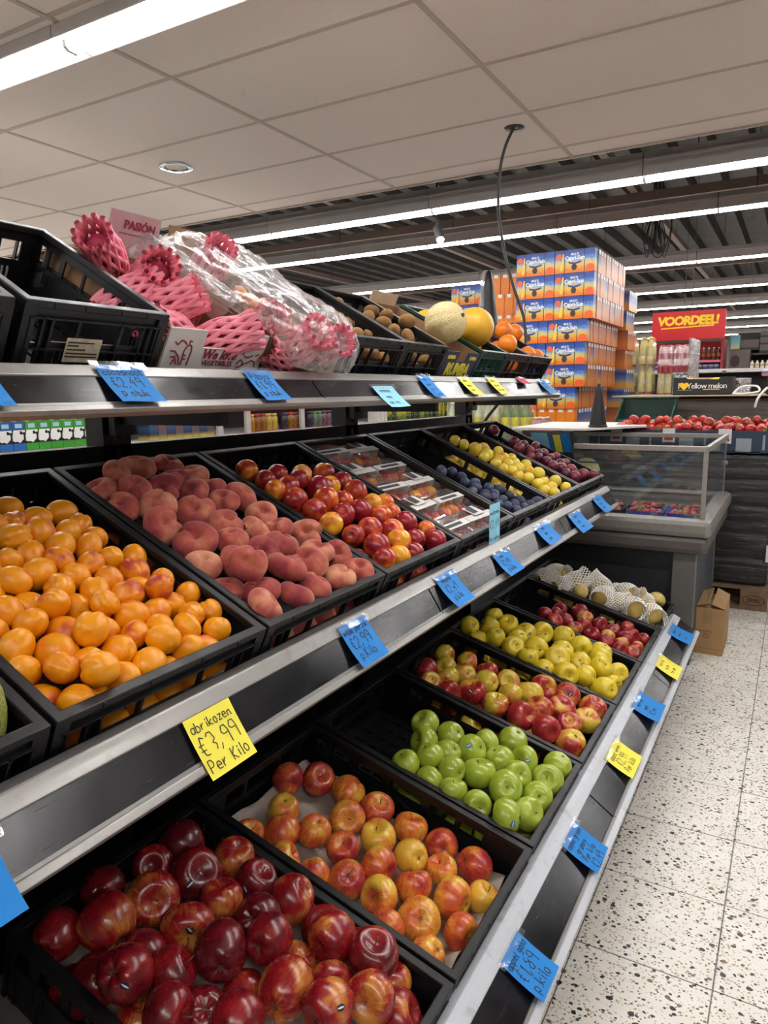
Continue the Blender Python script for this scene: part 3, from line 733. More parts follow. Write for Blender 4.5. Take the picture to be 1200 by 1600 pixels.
FL = {
 'apricot': ('apricot', 'mid', YM, 'orange apricot in the crate above the yellow abrikozen note', 'apricot'),
 'donut': ('flat_peach', 'mid', YM+PIT, 'fuzzy flattened peach in the crate beside the apricots', 'peach'),
 'nectarine': ('nectarine', 'mid', YM+2*PIT, 'loose nectarine in the crate beside the flat peaches', 'nectarine'),
 'blue_plum': ('blue_plum', 'mid', YM+4*PIT, 'small dusty blue plum in the crate beside the punnets', 'plum'),
 'yellow_plum': ('yellow_plum', 'mid', YM+5*PIT, 'round yellow plum in the crate beside the blue plums', 'plum'),
 'red_plum': ('red_plum', 'mid', YM+6*PIT, 'dark red plum in the farthest crate of the middle shelf', 'plum'),
 'red_apple': ('red_apple', 'bot', YB-PIT, 'dark red apple in the nearest crate of the bottom shelf', 'apple'),
 'gala': ('striped_apple', 'bot', YB, 'red and yellow striped apple on the paper liners', 'apple'),
 'granny': ('green_apple', 'bot', YB+PIT, 'shiny green apple in the half empty crate', 'apple'),
 'bicolour': ('two_tone_apple', 'bot', YB+2*PIT, 'red and yellow apple beside the green apples', 'apple'),
 'golden': ('yellow_apple', 'bot', YB+3*PIT, 'yellow apple in the crate of yellow apples', 'apple'),
 'small_red': ('small_red_apple', 'bot', YB+4*PIT, 'small red apple in the crate before the netted fruit', 'apple'),
}
STK_W = plain('sticker_white', '#eceae4', .4); STK_K = plain('sticker_dark', '#16203a', .4); STK_B = plain('sticker_blue', '#2f6fc4', .4)
def sticker(ob, me, dark):
    bv = BVHTree.FromPolygons([v.co for v in me.vertices], [p.vertices[:] for p in me.polygons])
    inv = ob.matrix_basis.to_3x3().inverted()
    d = (inv @ (CAMP - ob.location)).normalized()
    d = (d + Vector((random.uniform(-.5, .5), random.uniform(-.5, .5), random.uniform(-.5, .5)))).normalized()
    t1 = d.orthogonal().normalized(); t1 = (Matrix.Rotation(random.uniform(0, 6.28), 3, d) @ t1); t2 = d.cross(t1)
    def put(mb, sx, sy, ox, off, mi):
        ring = []
        for rr in (0.0, 1.0):
            for k in range(14 if rr else 1):
                a = 2*PI*k/14; o = d*2 + t1*(sx*rr*math.cos(a)+ox) + t2*sy*rr*math.sin(a)
                h = bv.ray_cast(o, -d)[0]
                if h is None: return
                ring.append(len(mb.v)); mb.v.append(tuple(h + d*off))
        for k in range(14): mb.f.append((ring[0], ring[1+k], ring[1+(k+1) % 14])); mb.mi.append(mi)
    mb = MB(); put(mb, .19, .12, 0, .012, 1); put(mb, .15, .03, 0, .022, 0)
    if mb.f:
        me2 = mb.data('sticker', [STK_W, dark]); link('sticker', me2, ob)
def orient(kind, i):
    r_ = random.random()
    if kind in ('apricot', 'nectarine', 'blue_plum', 'yellow_plum', 'red_plum', 'kiwi'):
        return Euler((random.uniform(0, 6.28), random.uniform(0, 6.28), random.uniform(0, 6.28)))
    if kind == 'donut':
        if random.random() < .4:
            d = Vector((.6, -.5, .7)) + Vector((random.uniform(-.5, .5), random.uniform(-.5, .5), random.uniform(-.3, .3)))
            return (d.to_track_quat('Z', 'Y').to_matrix() @ Euler((0, 0, random.uniform(0, 6.28))).to_matrix()).to_euler()
        tl = random.choice((.25, .5, .9, 1.25)); return (Euler((0, random.uniform(-.2, 1)*tl, random.uniform(-.8, .8))).to_matrix() @ Euler((random.uniform(-.5, .5), 0, random.uniform(0, 6.28))).to_matrix()).to_euler()
    if random.random() < .45:      # stem or eye turned out to the aisle
        d = Vector((.62, -.55, .55)) + Vector((random.uniform(-.5, .5), random.uniform(-.5, .5), random.uniform(-.5, .5)))
        if random.random() < .5: d = -d
        return (d.to_track_quat('Z', 'Y').to_matrix() @ Euler((0, 0, random.uniform(0, 6.28))).to_matrix()).to_euler()
    tilt = random.choice((.25, .6, 1.1, 1.6, 2.3, 2.7))
    return (Euler((0, 0, random.uniform(0, 6.28))).to_matrix() @ Euler((tilt, 0, random.uniform(0, 6.28))).to_matrix()).to_euler()
# crate-local positions in millimetres: up the crate, along the shelf, above the base, radius
FRUIT = {
'apricot': [[484,244,132,23],[455,331,125,26],[440,271,131,24],[437,226,133,23],[393,245,132,28],[383,294,131,24],[405,333,126,24],[355,328,126,23],[388,193,138,27],[435,182,136,24],[341,246,136,27],[328,293,132,24],[340,192,131,24],[331,148,136,23],[302,217,138,24],[284,303,131,23],[282,357,123,23],[277,258,135,25],[288,170,133,28],[257,215,135,23],[240,322,127,28],[202,351,122,23],[231,261,130,24],[211,217,135,26],[238,172,138,25],[200,295,121,24],[164,305,147,24],[181,255,138,25],[195,176,124,23],[237,122,120,23],[278,122,140,24],[144,328,114,24],[155,371,119,23],[272,79,128,24],[202,136,143,24],[227,81,130,23],[165,198,147,23],[140,232,130,26],[135,279,125,24],[161,130,118,27],[100,371,119,23],[102,326,126,23],[184,89,134,24],[133,178,123,24],[121,139,150,28],[205,44,122,23],[94,249,128,25],[98,203,132,23],[76,291,129,23],[53,339,123,23],[157,50,124,27],[81,161,127,26],[59,222,143,24],[37,257,125,24],[126,92,125,28],[81,114,124,24],[37,300,109,24],[38,182,128,25],[113,34,123,23],[84,68,137,24],[37,135,124,24],[45,95,150,27],[72,37,100,26],[36,59,119,23],[37,98,97,24],[37,219,100,24],[319,105,133,24],[40,38,35,24],[40,91,35,24],[40,144,35,24],[40,197,35,24],[40,250,35,24],[40,303,35,24],[40,356,35,24],[86,65,35,24],[132,38,35,24],[178,65,35,24]],
'donut': [[552,176,140,40],[499,44,129,33],[523,103,146,33],[462,94,148,32],[439,153,149,35],[472,209,147,33],[483,283,144,33],[540,256,143,33],[408,210,150,33],[421,282,146,32],[371,326,142,39],[356,246,150,33],[392,97,146,38],[431,44,129,33],[344,151,148,38],[332,58,139,37],[277,175,150,37],[288,303,145,34],[237,226,148,32],[261,76,143,40],[225,287,147,33],[198,358,136,36],[224,134,153,33],[171,99,141,33],[170,169,146,35],[174,237,149,36],[201,44,131,33],[127,72,175,32],[103,164,155,37],[103,237,146,40],[126,302,145,33],[109,361,132,33],[46,361,129,33],[45,281,136,32],[95,94,125,35],[48,47,133,35],[46,135,134,33],[46,198,136,33],[136,44,115,33],[50,48,44,33],[50,121,44,33],[50,195,44,33],[50,268,44,33],[50,342,44,33],[114,85,44,33],[178,48,44,33],[242,85,44,33],[306,48,44,33],[306,121,44,33],[369,85,44,33],[433,48,44,33],[433,121,44,33],[497,85,44,33]],
'nectarine': [[493,78,130,29],[425,223,138,27],[422,327,130,32],[439,134,141,27],[434,83,133,27],[397,170,143,27],[385,66,133,27],[348,202,139,34],[351,260,137,27],[386,119,135,29],[308,323,133,34],[365,340,131,29],[332,83,132,31],[292,158,140,34],[275,214,139,27],[274,87,133,30],[224,142,138,30],[243,312,134,27],[221,216,140,29],[210,71,133,30],[152,86,132,27],[148,152,137,32],[178,254,139,30],[189,334,128,27],[119,216,137,31],[135,320,131,32],[94,107,132,32],[68,255,134,27],[92,366,124,27],[43,332,126,30],[76,177,142,30],[50,73,128,28],[43,134,123,30],[42,212,116,29],[233,364,128,29],[45,43,40,29],[45,106,40,29],[45,169,40,29],[45,233,40,29],[45,296,40,29],[100,75,40,29],[100,138,40,29],[155,43,40,29],[155,106,40,29],[155,169,40,29],[210,75,40,29],[210,138,40,29],[265,43,40,29],[265,106,40,29],[265,169,40,29],[320,75,40,29],[320,138,40,29],[375,43,40,29],[375,106,40,29],[375,169,40,29],[430,75,40,29],[430,138,40,29],[485,43,40,29],[485,106,40,29],[485,169,40,29]],
'blue_plum': [[292,113,134,19],[256,122,131,19],[319,88,126,20],[227,93,128,19],[206,125,133,19],[179,58,123,20],[165,168,132,19],[149,95,124,19],[137,207,133,19],[129,134,130,19],[96,202,132,19],[113,96,128,19],[92,127,128,19],[59,163,125,19],[61,223,128,19],[64,103,124,19],[33,122,122,19],[33,192,121,19],[33,257,121,19],[38,363,116,20],[185,94,132,19],[132,62,126,19],[84,71,124,20],[36,34,32,20],[36,79,32,20],[36,124,32,20],[36,169,32,20],[36,214,32,20],[36,258,32,20],[36,303,32,20],[36,348,32,20],[75,56,32,20],[75,101,32,20],[75,146,32,20],[75,191,32,20],[75,236,32,20],[75,281,32,20],[114,34,32,20],[114,79,32,20],[114,124,32,20],[114,169,32,20],[114,214,32,20],[114,258,32,20],[153,56,32,20],[153,101,32,20],[153,146,32,20],[153,191,32,20],[153,236,32,20],[192,34,32,20],[192,79,32,20],[192,124,32,20],[192,169,32,20],[192,214,32,20],[231,56,32,20],[231,101,32,20],[231,146,32,20],[231,191,32,20],[270,34,32,20],[270,79,32,20],[270,124,32,20],[270,169,32,20],[270,214,32,20],[270,258,32,20],[309,56,32,20],[309,101,32,20],[309,146,32,20],[309,191,32,20],[309,236,32,20],[309,281,32,20]],
'yellow_plum': [[484,123,130,23],[442,124,132,22],[396,137,133,28],[393,221,135,22],[351,293,131,23],[346,148,132,28],[336,100,130,22],[300,160,135,22],[291,300,129,23],[302,228,135,23],[256,166,133,24],[282,99,130,22],[252,233,134,23],[212,180,135,25],[243,85,130,22],[217,118,132,22],[234,336,124,25],[184,227,135,22],[179,97,129,23],[159,292,129,26],[148,128,133,23],[89,317,126,26],[104,127,131,23],[103,208,128,22],[64,188,127,25],[43,335,119,23],[67,108,125,22],[35,154,123,22],[39,37,34,23],[39,88,34,23],[39,139,34,23],[39,190,34,23],[39,241,34,23],[39,292,34,23],[39,343,34,23],[83,62,34,23],[83,114,34,23],[83,164,34,23],[83,216,34,23],[83,266,34,23],[83,318,34,23],[128,37,34,23],[128,88,34,23],[128,139,34,23],[128,190,34,23],[128,241,34,23],[128,292,34,23],[172,62,34,23],[172,114,34,23],[172,164,34,23],[172,216,34,23],[172,266,34,23],[172,318,34,23],[216,37,34,23],[216,88,34,23],[216,139,34,23],[216,190,34,23],[216,241,34,23],[216,292,34,23],[261,62,34,23],[261,114,34,23],[261,164,34,23],[261,216,34,23],[261,266,34,23],[261,318,34,23],[305,37,34,23],[305,88,34,23],[305,139,34,23],[305,190,34,23],[305,241,34,23],[305,292,34,23],[350,62,34,23],[350,114,34,23],[350,164,34,23],[350,216,34,23],[350,266,34,23],[394,37,34,23],[394,88,34,23],[394,139,34,23],[394,190,34,23],[394,241,34,23],[394,292,34,23],[438,62,34,23],[438,114,34,23],[438,164,34,23],[438,216,34,23],[438,266,34,23],[438,318,34,23],[483,37,34,23],[483,88,34,23],[483,139,34,23],[483,190,34,23],[483,241,34,23],[483,292,34,23]],
'red_plum': [[503,176,143,24],[383,147,143,23],[332,85,139,26],[344,175,146,21],[320,276,142,22],[297,128,143,23],[265,66,136,21],[262,153,145,21],[256,217,144,21],[242,98,139,21],[204,111,141,21],[208,175,145,21],[210,260,145,21],[163,83,140,24],[162,186,144,21],[157,255,140,21],[135,122,141,24],[105,180,141,25],[100,82,137,22],[64,110,135,26],[60,236,136,25],[38,349,129,24],[38,36,34,22],[38,85,34,22],[38,134,34,22],[38,183,34,22],[38,232,34,22],[38,281,34,22],[38,330,34,22],[81,60,34,22],[81,109,34,22],[81,158,34,22],[81,207,34,22],[81,256,34,22],[81,305,34,22],[81,354,34,22],[123,36,34,22],[123,85,34,22],[123,134,34,22],[123,183,34,22],[123,232,34,22],[123,281,34,22],[123,330,34,22],[166,60,34,22],[166,109,34,22],[166,158,34,22],[166,207,34,22],[166,256,34,22],[166,354,34,22],[208,36,34,22],[208,85,34,22],[208,134,34,22],[208,183,34,22],[208,232,34,22],[208,281,34,22],[208,330,34,22],[251,60,34,22],[251,109,34,22],[251,158,34,22],[251,207,34,22],[251,256,34,22],[251,354,34,22],[294,36,34,22],[294,85,34,22],[294,134,34,22],[294,183,34,22],[294,232,34,22],[294,281,34,22],[336,60,34,22],[336,109,34,22],[336,158,34,22],[379,36,34,22],[379,85,34,22],[379,134,34,22],[379,183,34,22],[379,232,34,22],[379,281,34,22],[379,330,34,22],[421,60,34,22],[421,109,34,22],[421,158,34,22],[421,207,34,22],[421,256,34,22],[421,305,34,22],[464,36,34,22],[464,85,34,22],[464,134,34,22],[464,183,34,22],[464,281,34,22],[507,60,34,22],[507,109,34,22],[507,158,34,22],[507,207,34,22],[507,305,34,22],[507,354,34,22]],
'red_apple': [[540,309,134,41],[446,354,131,40],[468,272,139,44],[535,236,136,36],[479,184,144,44],[554,144,137,36],[492,102,150,44],[396,184,140,43],[543,49,126,38],[419,112,132,36],[394,259,146,36],[445,49,115,38],[394,51,169,40],[353,109,152,37],[318,175,160,42],[286,107,120,41],[304,51,169,38],[378,332,139,37],[324,277,140,40],[306,353,137,42],[234,356,115,38],[272,234,170,38],[230,262,116,40],[198,314,167,38],[164,358,118,37],[96,358,106,36],[125,325,170,40],[159,263,133,38],[259,176,114,36],[202,193,160,42],[53,300,119,41],[90,261,171,38],[129,202,178,38],[224,107,165,38],[347,47,114,36],[492,53,49,38]],
'gala': [[502,324,64,39],[554,272,63,37],[496,180,71,34],[457,123,73,39],[407,174,73,36],[424,339,66,40],[376,255,73,39],[344,339,65,39],[334,175,75,34],[293,257,72,39],[257,344,65,38],[282,114,71,38],[250,188,76,38],[211,260,75,36],[179,354,62,36],[410,73,67,34],[503,72,63,34],[342,80,68,34],[211,125,75,37],[169,192,76,36],[146,279,70,34],[99,355,60,39],[95,230,69,41],[48,284,60,35],[124,135,70,41],[48,170,66,35],[164,76,68,34],[76,85,63,33]],
'granny': [[383,214,144,38],[349,147,141,37],[309,223,145,36],[283,151,143,33],[347,46,131,35],[310,96,149,33],[241,205,147,39],[228,271,143,33],[279,45,122,34],[247,98,143,34],[179,354,134,41],[175,233,142,37],[194,146,138,41],[124,281,143,37],[51,356,130,38],[216,44,133,33],[120,133,147,40],[53,272,129,40],[153,45,129,34],[51,188,128,38],[84,50,139,40],[51,115,125,38],[115,203,148,34],[51,49,45,34],[51,124,45,34],[117,87,45,34],[182,49,45,34],[248,87,45,34],[314,49,45,34],[379,87,45,34]],
'bicolour': [[527,240,125,34],[522,99,127,34],[489,160,130,34],[450,245,132,35],[485,46,122,34],[453,102,133,34],[419,47,121,36],[423,162,135,36],[378,244,135,34],[354,178,135,38],[365,95,130,41],[307,244,133,37],[287,89,128,41],[272,171,136,36],[232,234,135,42],[215,319,129,41],[208,97,129,43],[180,174,134,40],[142,352,122,42],[129,232,133,42],[130,85,134,41],[56,351,120,43],[54,255,122,41],[56,106,116,43],[86,173,131,36],[53,51,47,36],[53,131,45,36],[122,91,47,36],[191,51,47,36],[191,131,47,36],[261,91,47,36],[330,51,47,36],[330,131,47,36],[399,91,47,36],[468,51,47,36],[538,91,47,36]],
'golden': [[552,85,140,35],[495,132,145,38],[455,210,146,39],[520,237,143,35],[503,44,126,33],[449,71,148,35],[383,206,150,37],[389,138,147,35],[380,70,140,38],[341,271,148,39],[314,126,148,41],[273,331,141,41],[237,186,150,39],[235,111,152,41],[200,299,145,40],[251,46,123,35],[135,353,133,41],[182,50,140,40],[167,164,146,38],[118,263,146,38],[125,92,145,35],[99,170,161,36],[48,235,138,35],[54,78,132,42],[314,46,143,35],[48,165,117,35],[52,50,46,35],[52,128,46,35],[119,89,46,35],[119,166,46,35],[187,50,46,35],[187,128,46,35],[254,89,46,35],[322,50,46,35],[322,128,46,35],[389,89,46,35],[457,50,46,35],[457,128,46,35],[524,89,46,35]],
'small_red': [[376,243,114,29],[377,178,115,29],[407,130,114,30],[355,103,111,32],[325,160,114,29],[311,323,107,36],[274,267,113,33],[257,180,115,32],[278,123,110,30],[211,262,113,31],[210,129,113,31],[154,259,112,29],[158,170,114,29],[151,115,112,29],[114,355,103,36],[97,227,111,34],[83,288,109,32],[100,165,109,31],[43,331,97,30],[94,107,106,30],[47,138,104,29],[42,193,105,29],[47,45,42,30],[47,112,42,30],[47,180,42,30],[106,79,42,30],[106,146,42,30],[164,45,42,30],[164,112,42,30],[164,180,42,30],[223,79,42,30],[223,146,42,30],[281,45,42,30],[281,112,42,30],[281,180,42,30],[340,79,42,30],[340,146,42,30],[398,45,42,30],[398,112,42,30],[398,180,42,30]],
'nashi': [[527,69,144,33],[494,154,151,37],[446,49,142,33],[401,135,152,41],[314,203,155,41],[266,79,147,41],[202,228,156,39],[201,105,150,33],[131,97,148,41],[112,233,153,33],[54,112,144,41],[355,56,146,33],[151,308,149,33],[78,355,140,40],[73,182,147,34],[52,50,46,34],[52,126,46,34],[52,202,46,34],[118,88,46,34],[118,164,46,34],[185,50,46,34],[185,126,46,34],[185,202,46,34],[251,88,46,34],[251,164,46,34],[251,241,46,34],[318,50,46,34],[318,126,46,34],[318,202,46,34],[384,88,46,34],[384,164,46,34],[451,50,46,34],[451,126,46,34],[451,202,46,34],[517,88,46,34],[517,164,46,34]],
}

for kind, (nm, sh, y0, lb, cat) in FL.items():
    for i, (u, v, w, r) in enumerate(FRUIT[kind]):
        me = MESH[kind][i % len(MESH[kind])]
        o = link(nm, me); s = r/1000*1.02
        if kind == 'donut': s *= 1.06
        o.location = local(sh, y0, u/1000, v/1000, w/1000); o.rotation_euler = orient(kind, i); o.scale = (s, s, s)
        zu = 'front' if u < 200 else 'middle' if u < 390 else 'back'; zv = 'left' if v < 140 else 'centre' if v < 260 else 'right'
        tag(o, lb + ', ' + zu + ' ' + zv + (' on top' if w > 95 else ' low down'), cat, 'fruit of the ' + FL[kind][0].replace('_', ' ') + ' crate')
        if kind in STEMS and i < 40:
            link('stem', STEMS[kind], o); link('calyx', EYES[kind], o)
        if (kind == 'golden' and i % 3 == 0) or (kind == 'granny' and i % 7 == 6) or (kind == 'red_apple' and i % 5 == 2) or (kind == 'bicolour' and i % 8 == 2):
            sticker(o, me, STK_K if kind != 'granny' else STK_B)

# nectarine punnets
PUN = clear('punnet_plastic', white=.035, gloss=.16, rough=.06)
PW, PD, PH = .186, .112, .072
def punnet_mesh():
    def ring(ax, ay, z): return [(-PD/2*ax, -PW/2*ay, z), (PD/2*ax, -PW/2*ay, z), (PD/2*ax, PW/2*ay, z), (-PD/2*ax, PW/2*ay, z)]
    mb = MB(); rows = []
    for ax, ay, z in ((.82, .88, .002), (.92, .94, PH*.72), (1.0, 1.0, PH*.74), (1.0, 1.0, PH*.78), (.93, .95, PH*.82), (.86, .9, PH)):
        a, b = PD/2*ax, PW/2*ay; c = .014; rows.append(len(mb.v))
        mb.v += [(-a+c, -b, z), (a-c, -b, z), (a, -b+c, z), (a, b-c, z), (a-c, b, z), (-a+c, b, z), (-a, b-c, z), (-a, -b+c, z)]
    for r0, r1 in zip(rows, rows[1:]):
        for k in range(8): mb.f.append((r0+k, r0+(k+1) % 8, r1+(k+1) % 8, r1+k)); mb.mi.append(0)
    mb.f.append(tuple(rows[0]+k for k in range(7, -1, -1))); mb.f.append(tuple(rows[-1]+k for k in range(8))); mb.mi += [0, 0]
    for k in range(-4, 5): mb.box(-PD*.36, PD*.36, k*.018-.001, k*.018+.001, PH, PH+.0012); mb.box(PD*.47-.003, PD*.47, k*.018-.0008, k*.018+.0008, .006, PH*.7)
    return mb.data('punnet_shell', PUN)
PME = punnet_mesh(); BAND = plain('paper_band', '#d9d8d6', .6, var=.05)
bm_ = MB()
for a, b in (((-.093, PH*.5), (-.088, PH+.0025)), ((-.088, PH+.0025), (.088, PH+.0025)), ((.088, PH+.0025), (.093, PH*.5))):
    bm_.quadbox([(-.013, a[0], a[1]), (.013, a[0], a[1]), (.013, b[0], b[1]), (-.013, b[0], b[1]), (-.013, a[0], a[1]+.0006), (.013, a[0], a[1]+.0006), (.013, b[0], b[1]+.0006), (-.013, b[0], b[1]+.0006)])
BME = bm_.data('paper_band', BAND)
LME = MB().quadbox([(-.05, -.035, PH+.003), (.0, -.035, PH+.008), (.0, .035, PH+.008), (-.05, .035, PH+.003), (-.05, -.035, PH+.0034), (.0, -.035, PH+.0084), (.0, .035, PH+.0084), (-.05, .035, PH+.0034)]).data('label', BAND)
PRN = plain('label_print', '#3a3a40', .7)
rows_ = ['front row', 'second row', 'third row', 'fourth row', 'back row']
ROWN = 0
for r_ in range(5):
    for c_ in range(2):
        hz = .045+random.uniform(0, .012)
        loc = local('mid', YM+3*PIT, .072+r_*.114, .103+c_*.192, hz)
        o = thing('nectarine_punnet', 'clear plastic punnet of nectarines, %s of its crate, %s side' % (rows_[r_], ('near', 'far')[c_]), 'punnet', loc, (0, TILT['mid'], random.uniform(-.06, .06)), 'nectarine punnets')
        link('shell', PME, o); link('paper_band', BME, o)
        if (r_+c_) % 2 == 1:
            link('label', LME, o)
            lettering('~', .001, PRN, (0, 0, 0), (1, 0, 0), (0, 1, 0), o, 'x') if False else None
            MB().box(-.044, -.010, -.028, .005, PH+.0085, PH+.0088).obj('label_print', PRN, o)
        else:
            MB().box(-.006, .006, -.06, .05, PH+.0034, PH+.0036).obj('label_print', PRN, o)
        for k, (a, b) in enumerate(((-.024, -.055), (.026, -.05), (-.026, .0), (.024, .006), (-.022, .056), (.026, .058))):
            q = link('nectarine', MESH['nectarine'][(k+r_) % 3]); s = random.uniform(.0255, .0275)
            q.location = loc + Euler((0, TILT['mid'], 0)).to_matrix() @ Vector((a, b, .031)); q.scale = (s, s, s)
            q.rotation_euler = orient('nectarine', k); tag(q, 'nectarine inside a clear plastic punnet', 'nectarine', 'nectarines packed in the punnets')

# pale fruit in white foam nets
def net_mesh(name, mat, R, L, n, rad, flare, seg=12, m=4, turns=.55):
    mb = MB(); rg = random.Random(name)
    for sgn in (1, -1):
        for k in range(n):
            pts = []
            for i in range(seg+1):
                s = i/seg; z = (s-.5)*L
                rr = R*(math.sqrt(max(0, 1-(2*s-1)**2*.8))) if not flare else R*(.72+.28*math.sin(PI*min(1, s*1.15))**1.0) + flare*max(0, s-.72)*R
                a = 2*PI*k/n + sgn*turns*PI*s; ww = .03*R*math.sin(a*3+s*9)
                pts.append(((rr+ww)*math.cos(a), (rr+ww)*math.sin(a), z))
            mb.tube(pts, rad, m, cap=False)
    return mb.data(name, mat, True)
WNET = plain('white_foam', '#f2efe8', .7); PNET = plain('pink_foam', '#f08c9e', .6)
NW = [net_mesh('foam_net_white%d' % k, WNET, .041, .105, 20, .0021, .5+.4*k, 12) for k in range(2)]
nl = FRUIT['nashi']; netted = {0, 1, 2, 3, 4, 5, 6, 7, 8, 9, 10}
for i, (u, v, w, r) in enumerate(nl):
    o = link('pale_pear', MESH['nashi'][0]); s = r/1000; o.scale = (s, s, s); o.location = local('bot', YB+5*PIT, u/1000, v/1000, w/1000); o.rotation_euler = orient('golden', i)
    bare = i not in netted
    tag(o, 'bare pale yellow pear at the far end of the bottom shelf' if bare else 'pale yellow pear wrapped in a white foam net', 'pear', 'bare pale pears' if bare else 'netted pale pears')
    link('stem', STEMS['nashi'], o)
    if not bare:
        q = link('foam_net', NW[i % 2]); q.location = o.location; q.scale = (s/.034,)*3
        q.rotation_euler = (Euler((0, 0, random.uniform(0, 6.28))).to_matrix() @ Euler((random.uniform(.7, 1.9), 0, 0)).to_matrix()).to_euler()
        tag(q, 'white foam net sleeve around a pale pear', 'foam net', 'white foam nets in the far bottom crate')

# paper liners under the striped apples and red apples
def liner(name, lb, sh, y, u0, u1, v0, v1, w, seed, edge=.0):
    nu, nv = 44, 32; mb = MB(); rg = random.Random(seed)
    for i in range(nu+1):
        for j in range(nv+1):
            u = u0+(u1-u0)*i/nu; v = v0+(v1-v0)*j/nv
            cup = math.cos(u*2*PI/.078)*math.cos(v*2*PI/.078)
            n = noise.noise(Vector((u*18, v*18, seed)))
            h = w + .006*cup + .006*n
            e = min(i, nu-i, j, nv-j)/3.0
            if e < 1: h += edge*(1-e)*(1+.5*n)
            mb.v.append(tuple(local(sh, y, u+.004*n*(e < 1), v+.004*n*(e < 1), h)))
    for i in range(nu):
        for j in range(nv):
            a = i*(nv+1)+j; mb.f.append((a, a+1, a+nv+2, a+nv+1)); mb.mi.append(0)
    o = mb.obj(name, plain('moulded_paper', '#b3a79b', .9, var=.08, scale=60), None, True)
    md = o.modifiers.new('sheet', 'SOLIDIFY'); md.thickness = .0012
    return tag(o, lb, 'paper liner')
liner('paper_liner', 'crumpled moulded paper tray under the striped apples', 'bot', YB, .03, .57, .03, .37, .018, 3, .035)
liner('paper_liner', 'torn grey paper tray under the dark red apples', 'bot', YB-PIT, .03, .575, .025, .375, .022, 8, .06)
# ================================================================== TOP SHELF GOODS
WHITEC = plain('white_carton', '#c9c3c0', .7, var=.04); BROWNC = plain('brown_cardboard', '#8a6a4c', .85, var=.1, scale=20); MAROON = plain('maroon_ink', '#8c1f38', .7)
NAVYC = plain('navy_carton', '#272b4e', .6); YINK = plain('yellow_ink', '#e3d23a', .6); PINKC = plain('pale_pink_carton', '#b08f92', .75)
def carton(name, label, sh, y, W, D, H, mat_out, front_cut=None, cat='box'):
    o = thing(name, label, cat, origin(sh, y), (0, TILT[sh], 0))
    t_ = .005
    MB().box(-D, 0, 0, W, 0, t_).obj('base', BROWNC, o)
    hs = [front_cut] if front_cut else []
    MB().holes(W, H, t_, hs, lambda a, b, c: (-t_+c, a, b)).obj('front_panel', mat_out, o)
    MB().box(-D, -D+t_, 0, W, 0, H).obj('back_panel', BROWNC, o)
    for yy in (0, W-t_):
        MB().box(-D+t_, -t_, yy, yy+t_, 0, H).obj('side_panel', BROWNC, o)
    return o
X1, Z1 = (0, 1, 0), (0, 0, 1)
c1 = carton('vegetable_carton', 'white printed open carton holding pink netted fruit', 'top', 1.018, .295, .40, .125, WHITEC, (.10, .205, .088, .126))
lettering('We love', .030, MAROON, (.0012, .155, .074), X1, Z1, c1, shear=.25, bold=.0006)
lettering('VEGETABLES', .0165, MAROON, (.0012, .155, .055), X1, Z1, c1)
MB().box(.0, .0011, .105, .205, .0862, .0868).obj('printed_line', MAROON, c1)
pr = MB(); prs = []   # printed line drawing: carrot, leaves, pea pod
for pts in ([(.052, .028), (.05, .06), (.056, .072), (.066, .072), (.07, .06), (.068, .028)], [(.05, .05), (.058, .05)], [(.05, .042), (.06, .042)], [(.06, .072), (.058, .082), (.066, .08)],
            [(.02, .078), (.028, .072), (.036, .082), (.044, .08), (.052, .074)], [(.014, .058), (.026, .058), (.04, .046), (.046, .028)], [(.018, .045), (.03, .046), (.038, .03)], [(.03, .04), (.024, .028)],
            [(.215, .036), (.225, .046), (.236, .04), (.232, .03), (.22, .028)], [(.236, .034), (.25, .04), (.262, .046), (.274, .042), (.278, .03)], [(.232, .056), (.245, .052), (.262, .058)], [(.27, .056), (.28, .062)], [(.226, .058), (.232, .066)]):
    if pts[0] in ((.052, .028), (.014, .058), (.215, .036)):
        if pr.v: pr.obj('printed_drawing', MAROON, c1)
        pr = MB()
    for a, b in zip(pts, pts[1:]): pr.bar((.0012, a[0], a[1]+.02), (.0012, b[0], b[1]+.02), .003, .0006, (1, 0, 0))
pr.obj('printed_drawing', MAROON, c1)
fl = MB().box(-.004, 0, 0, .145, 0, .10).obj('flap', PINKC, c1); fl.location = (-.395, .14, .125); fl.rotation_euler = (0, -.12, 0)
lettering('PASIÓN', .026, MAROON, (.0012, .085, .072), X1, Z1, fl, bold=.0006)
MB().box(.0, .0012, .03, .135, .052, .0535).obj('printed_line', MAROON, fl)
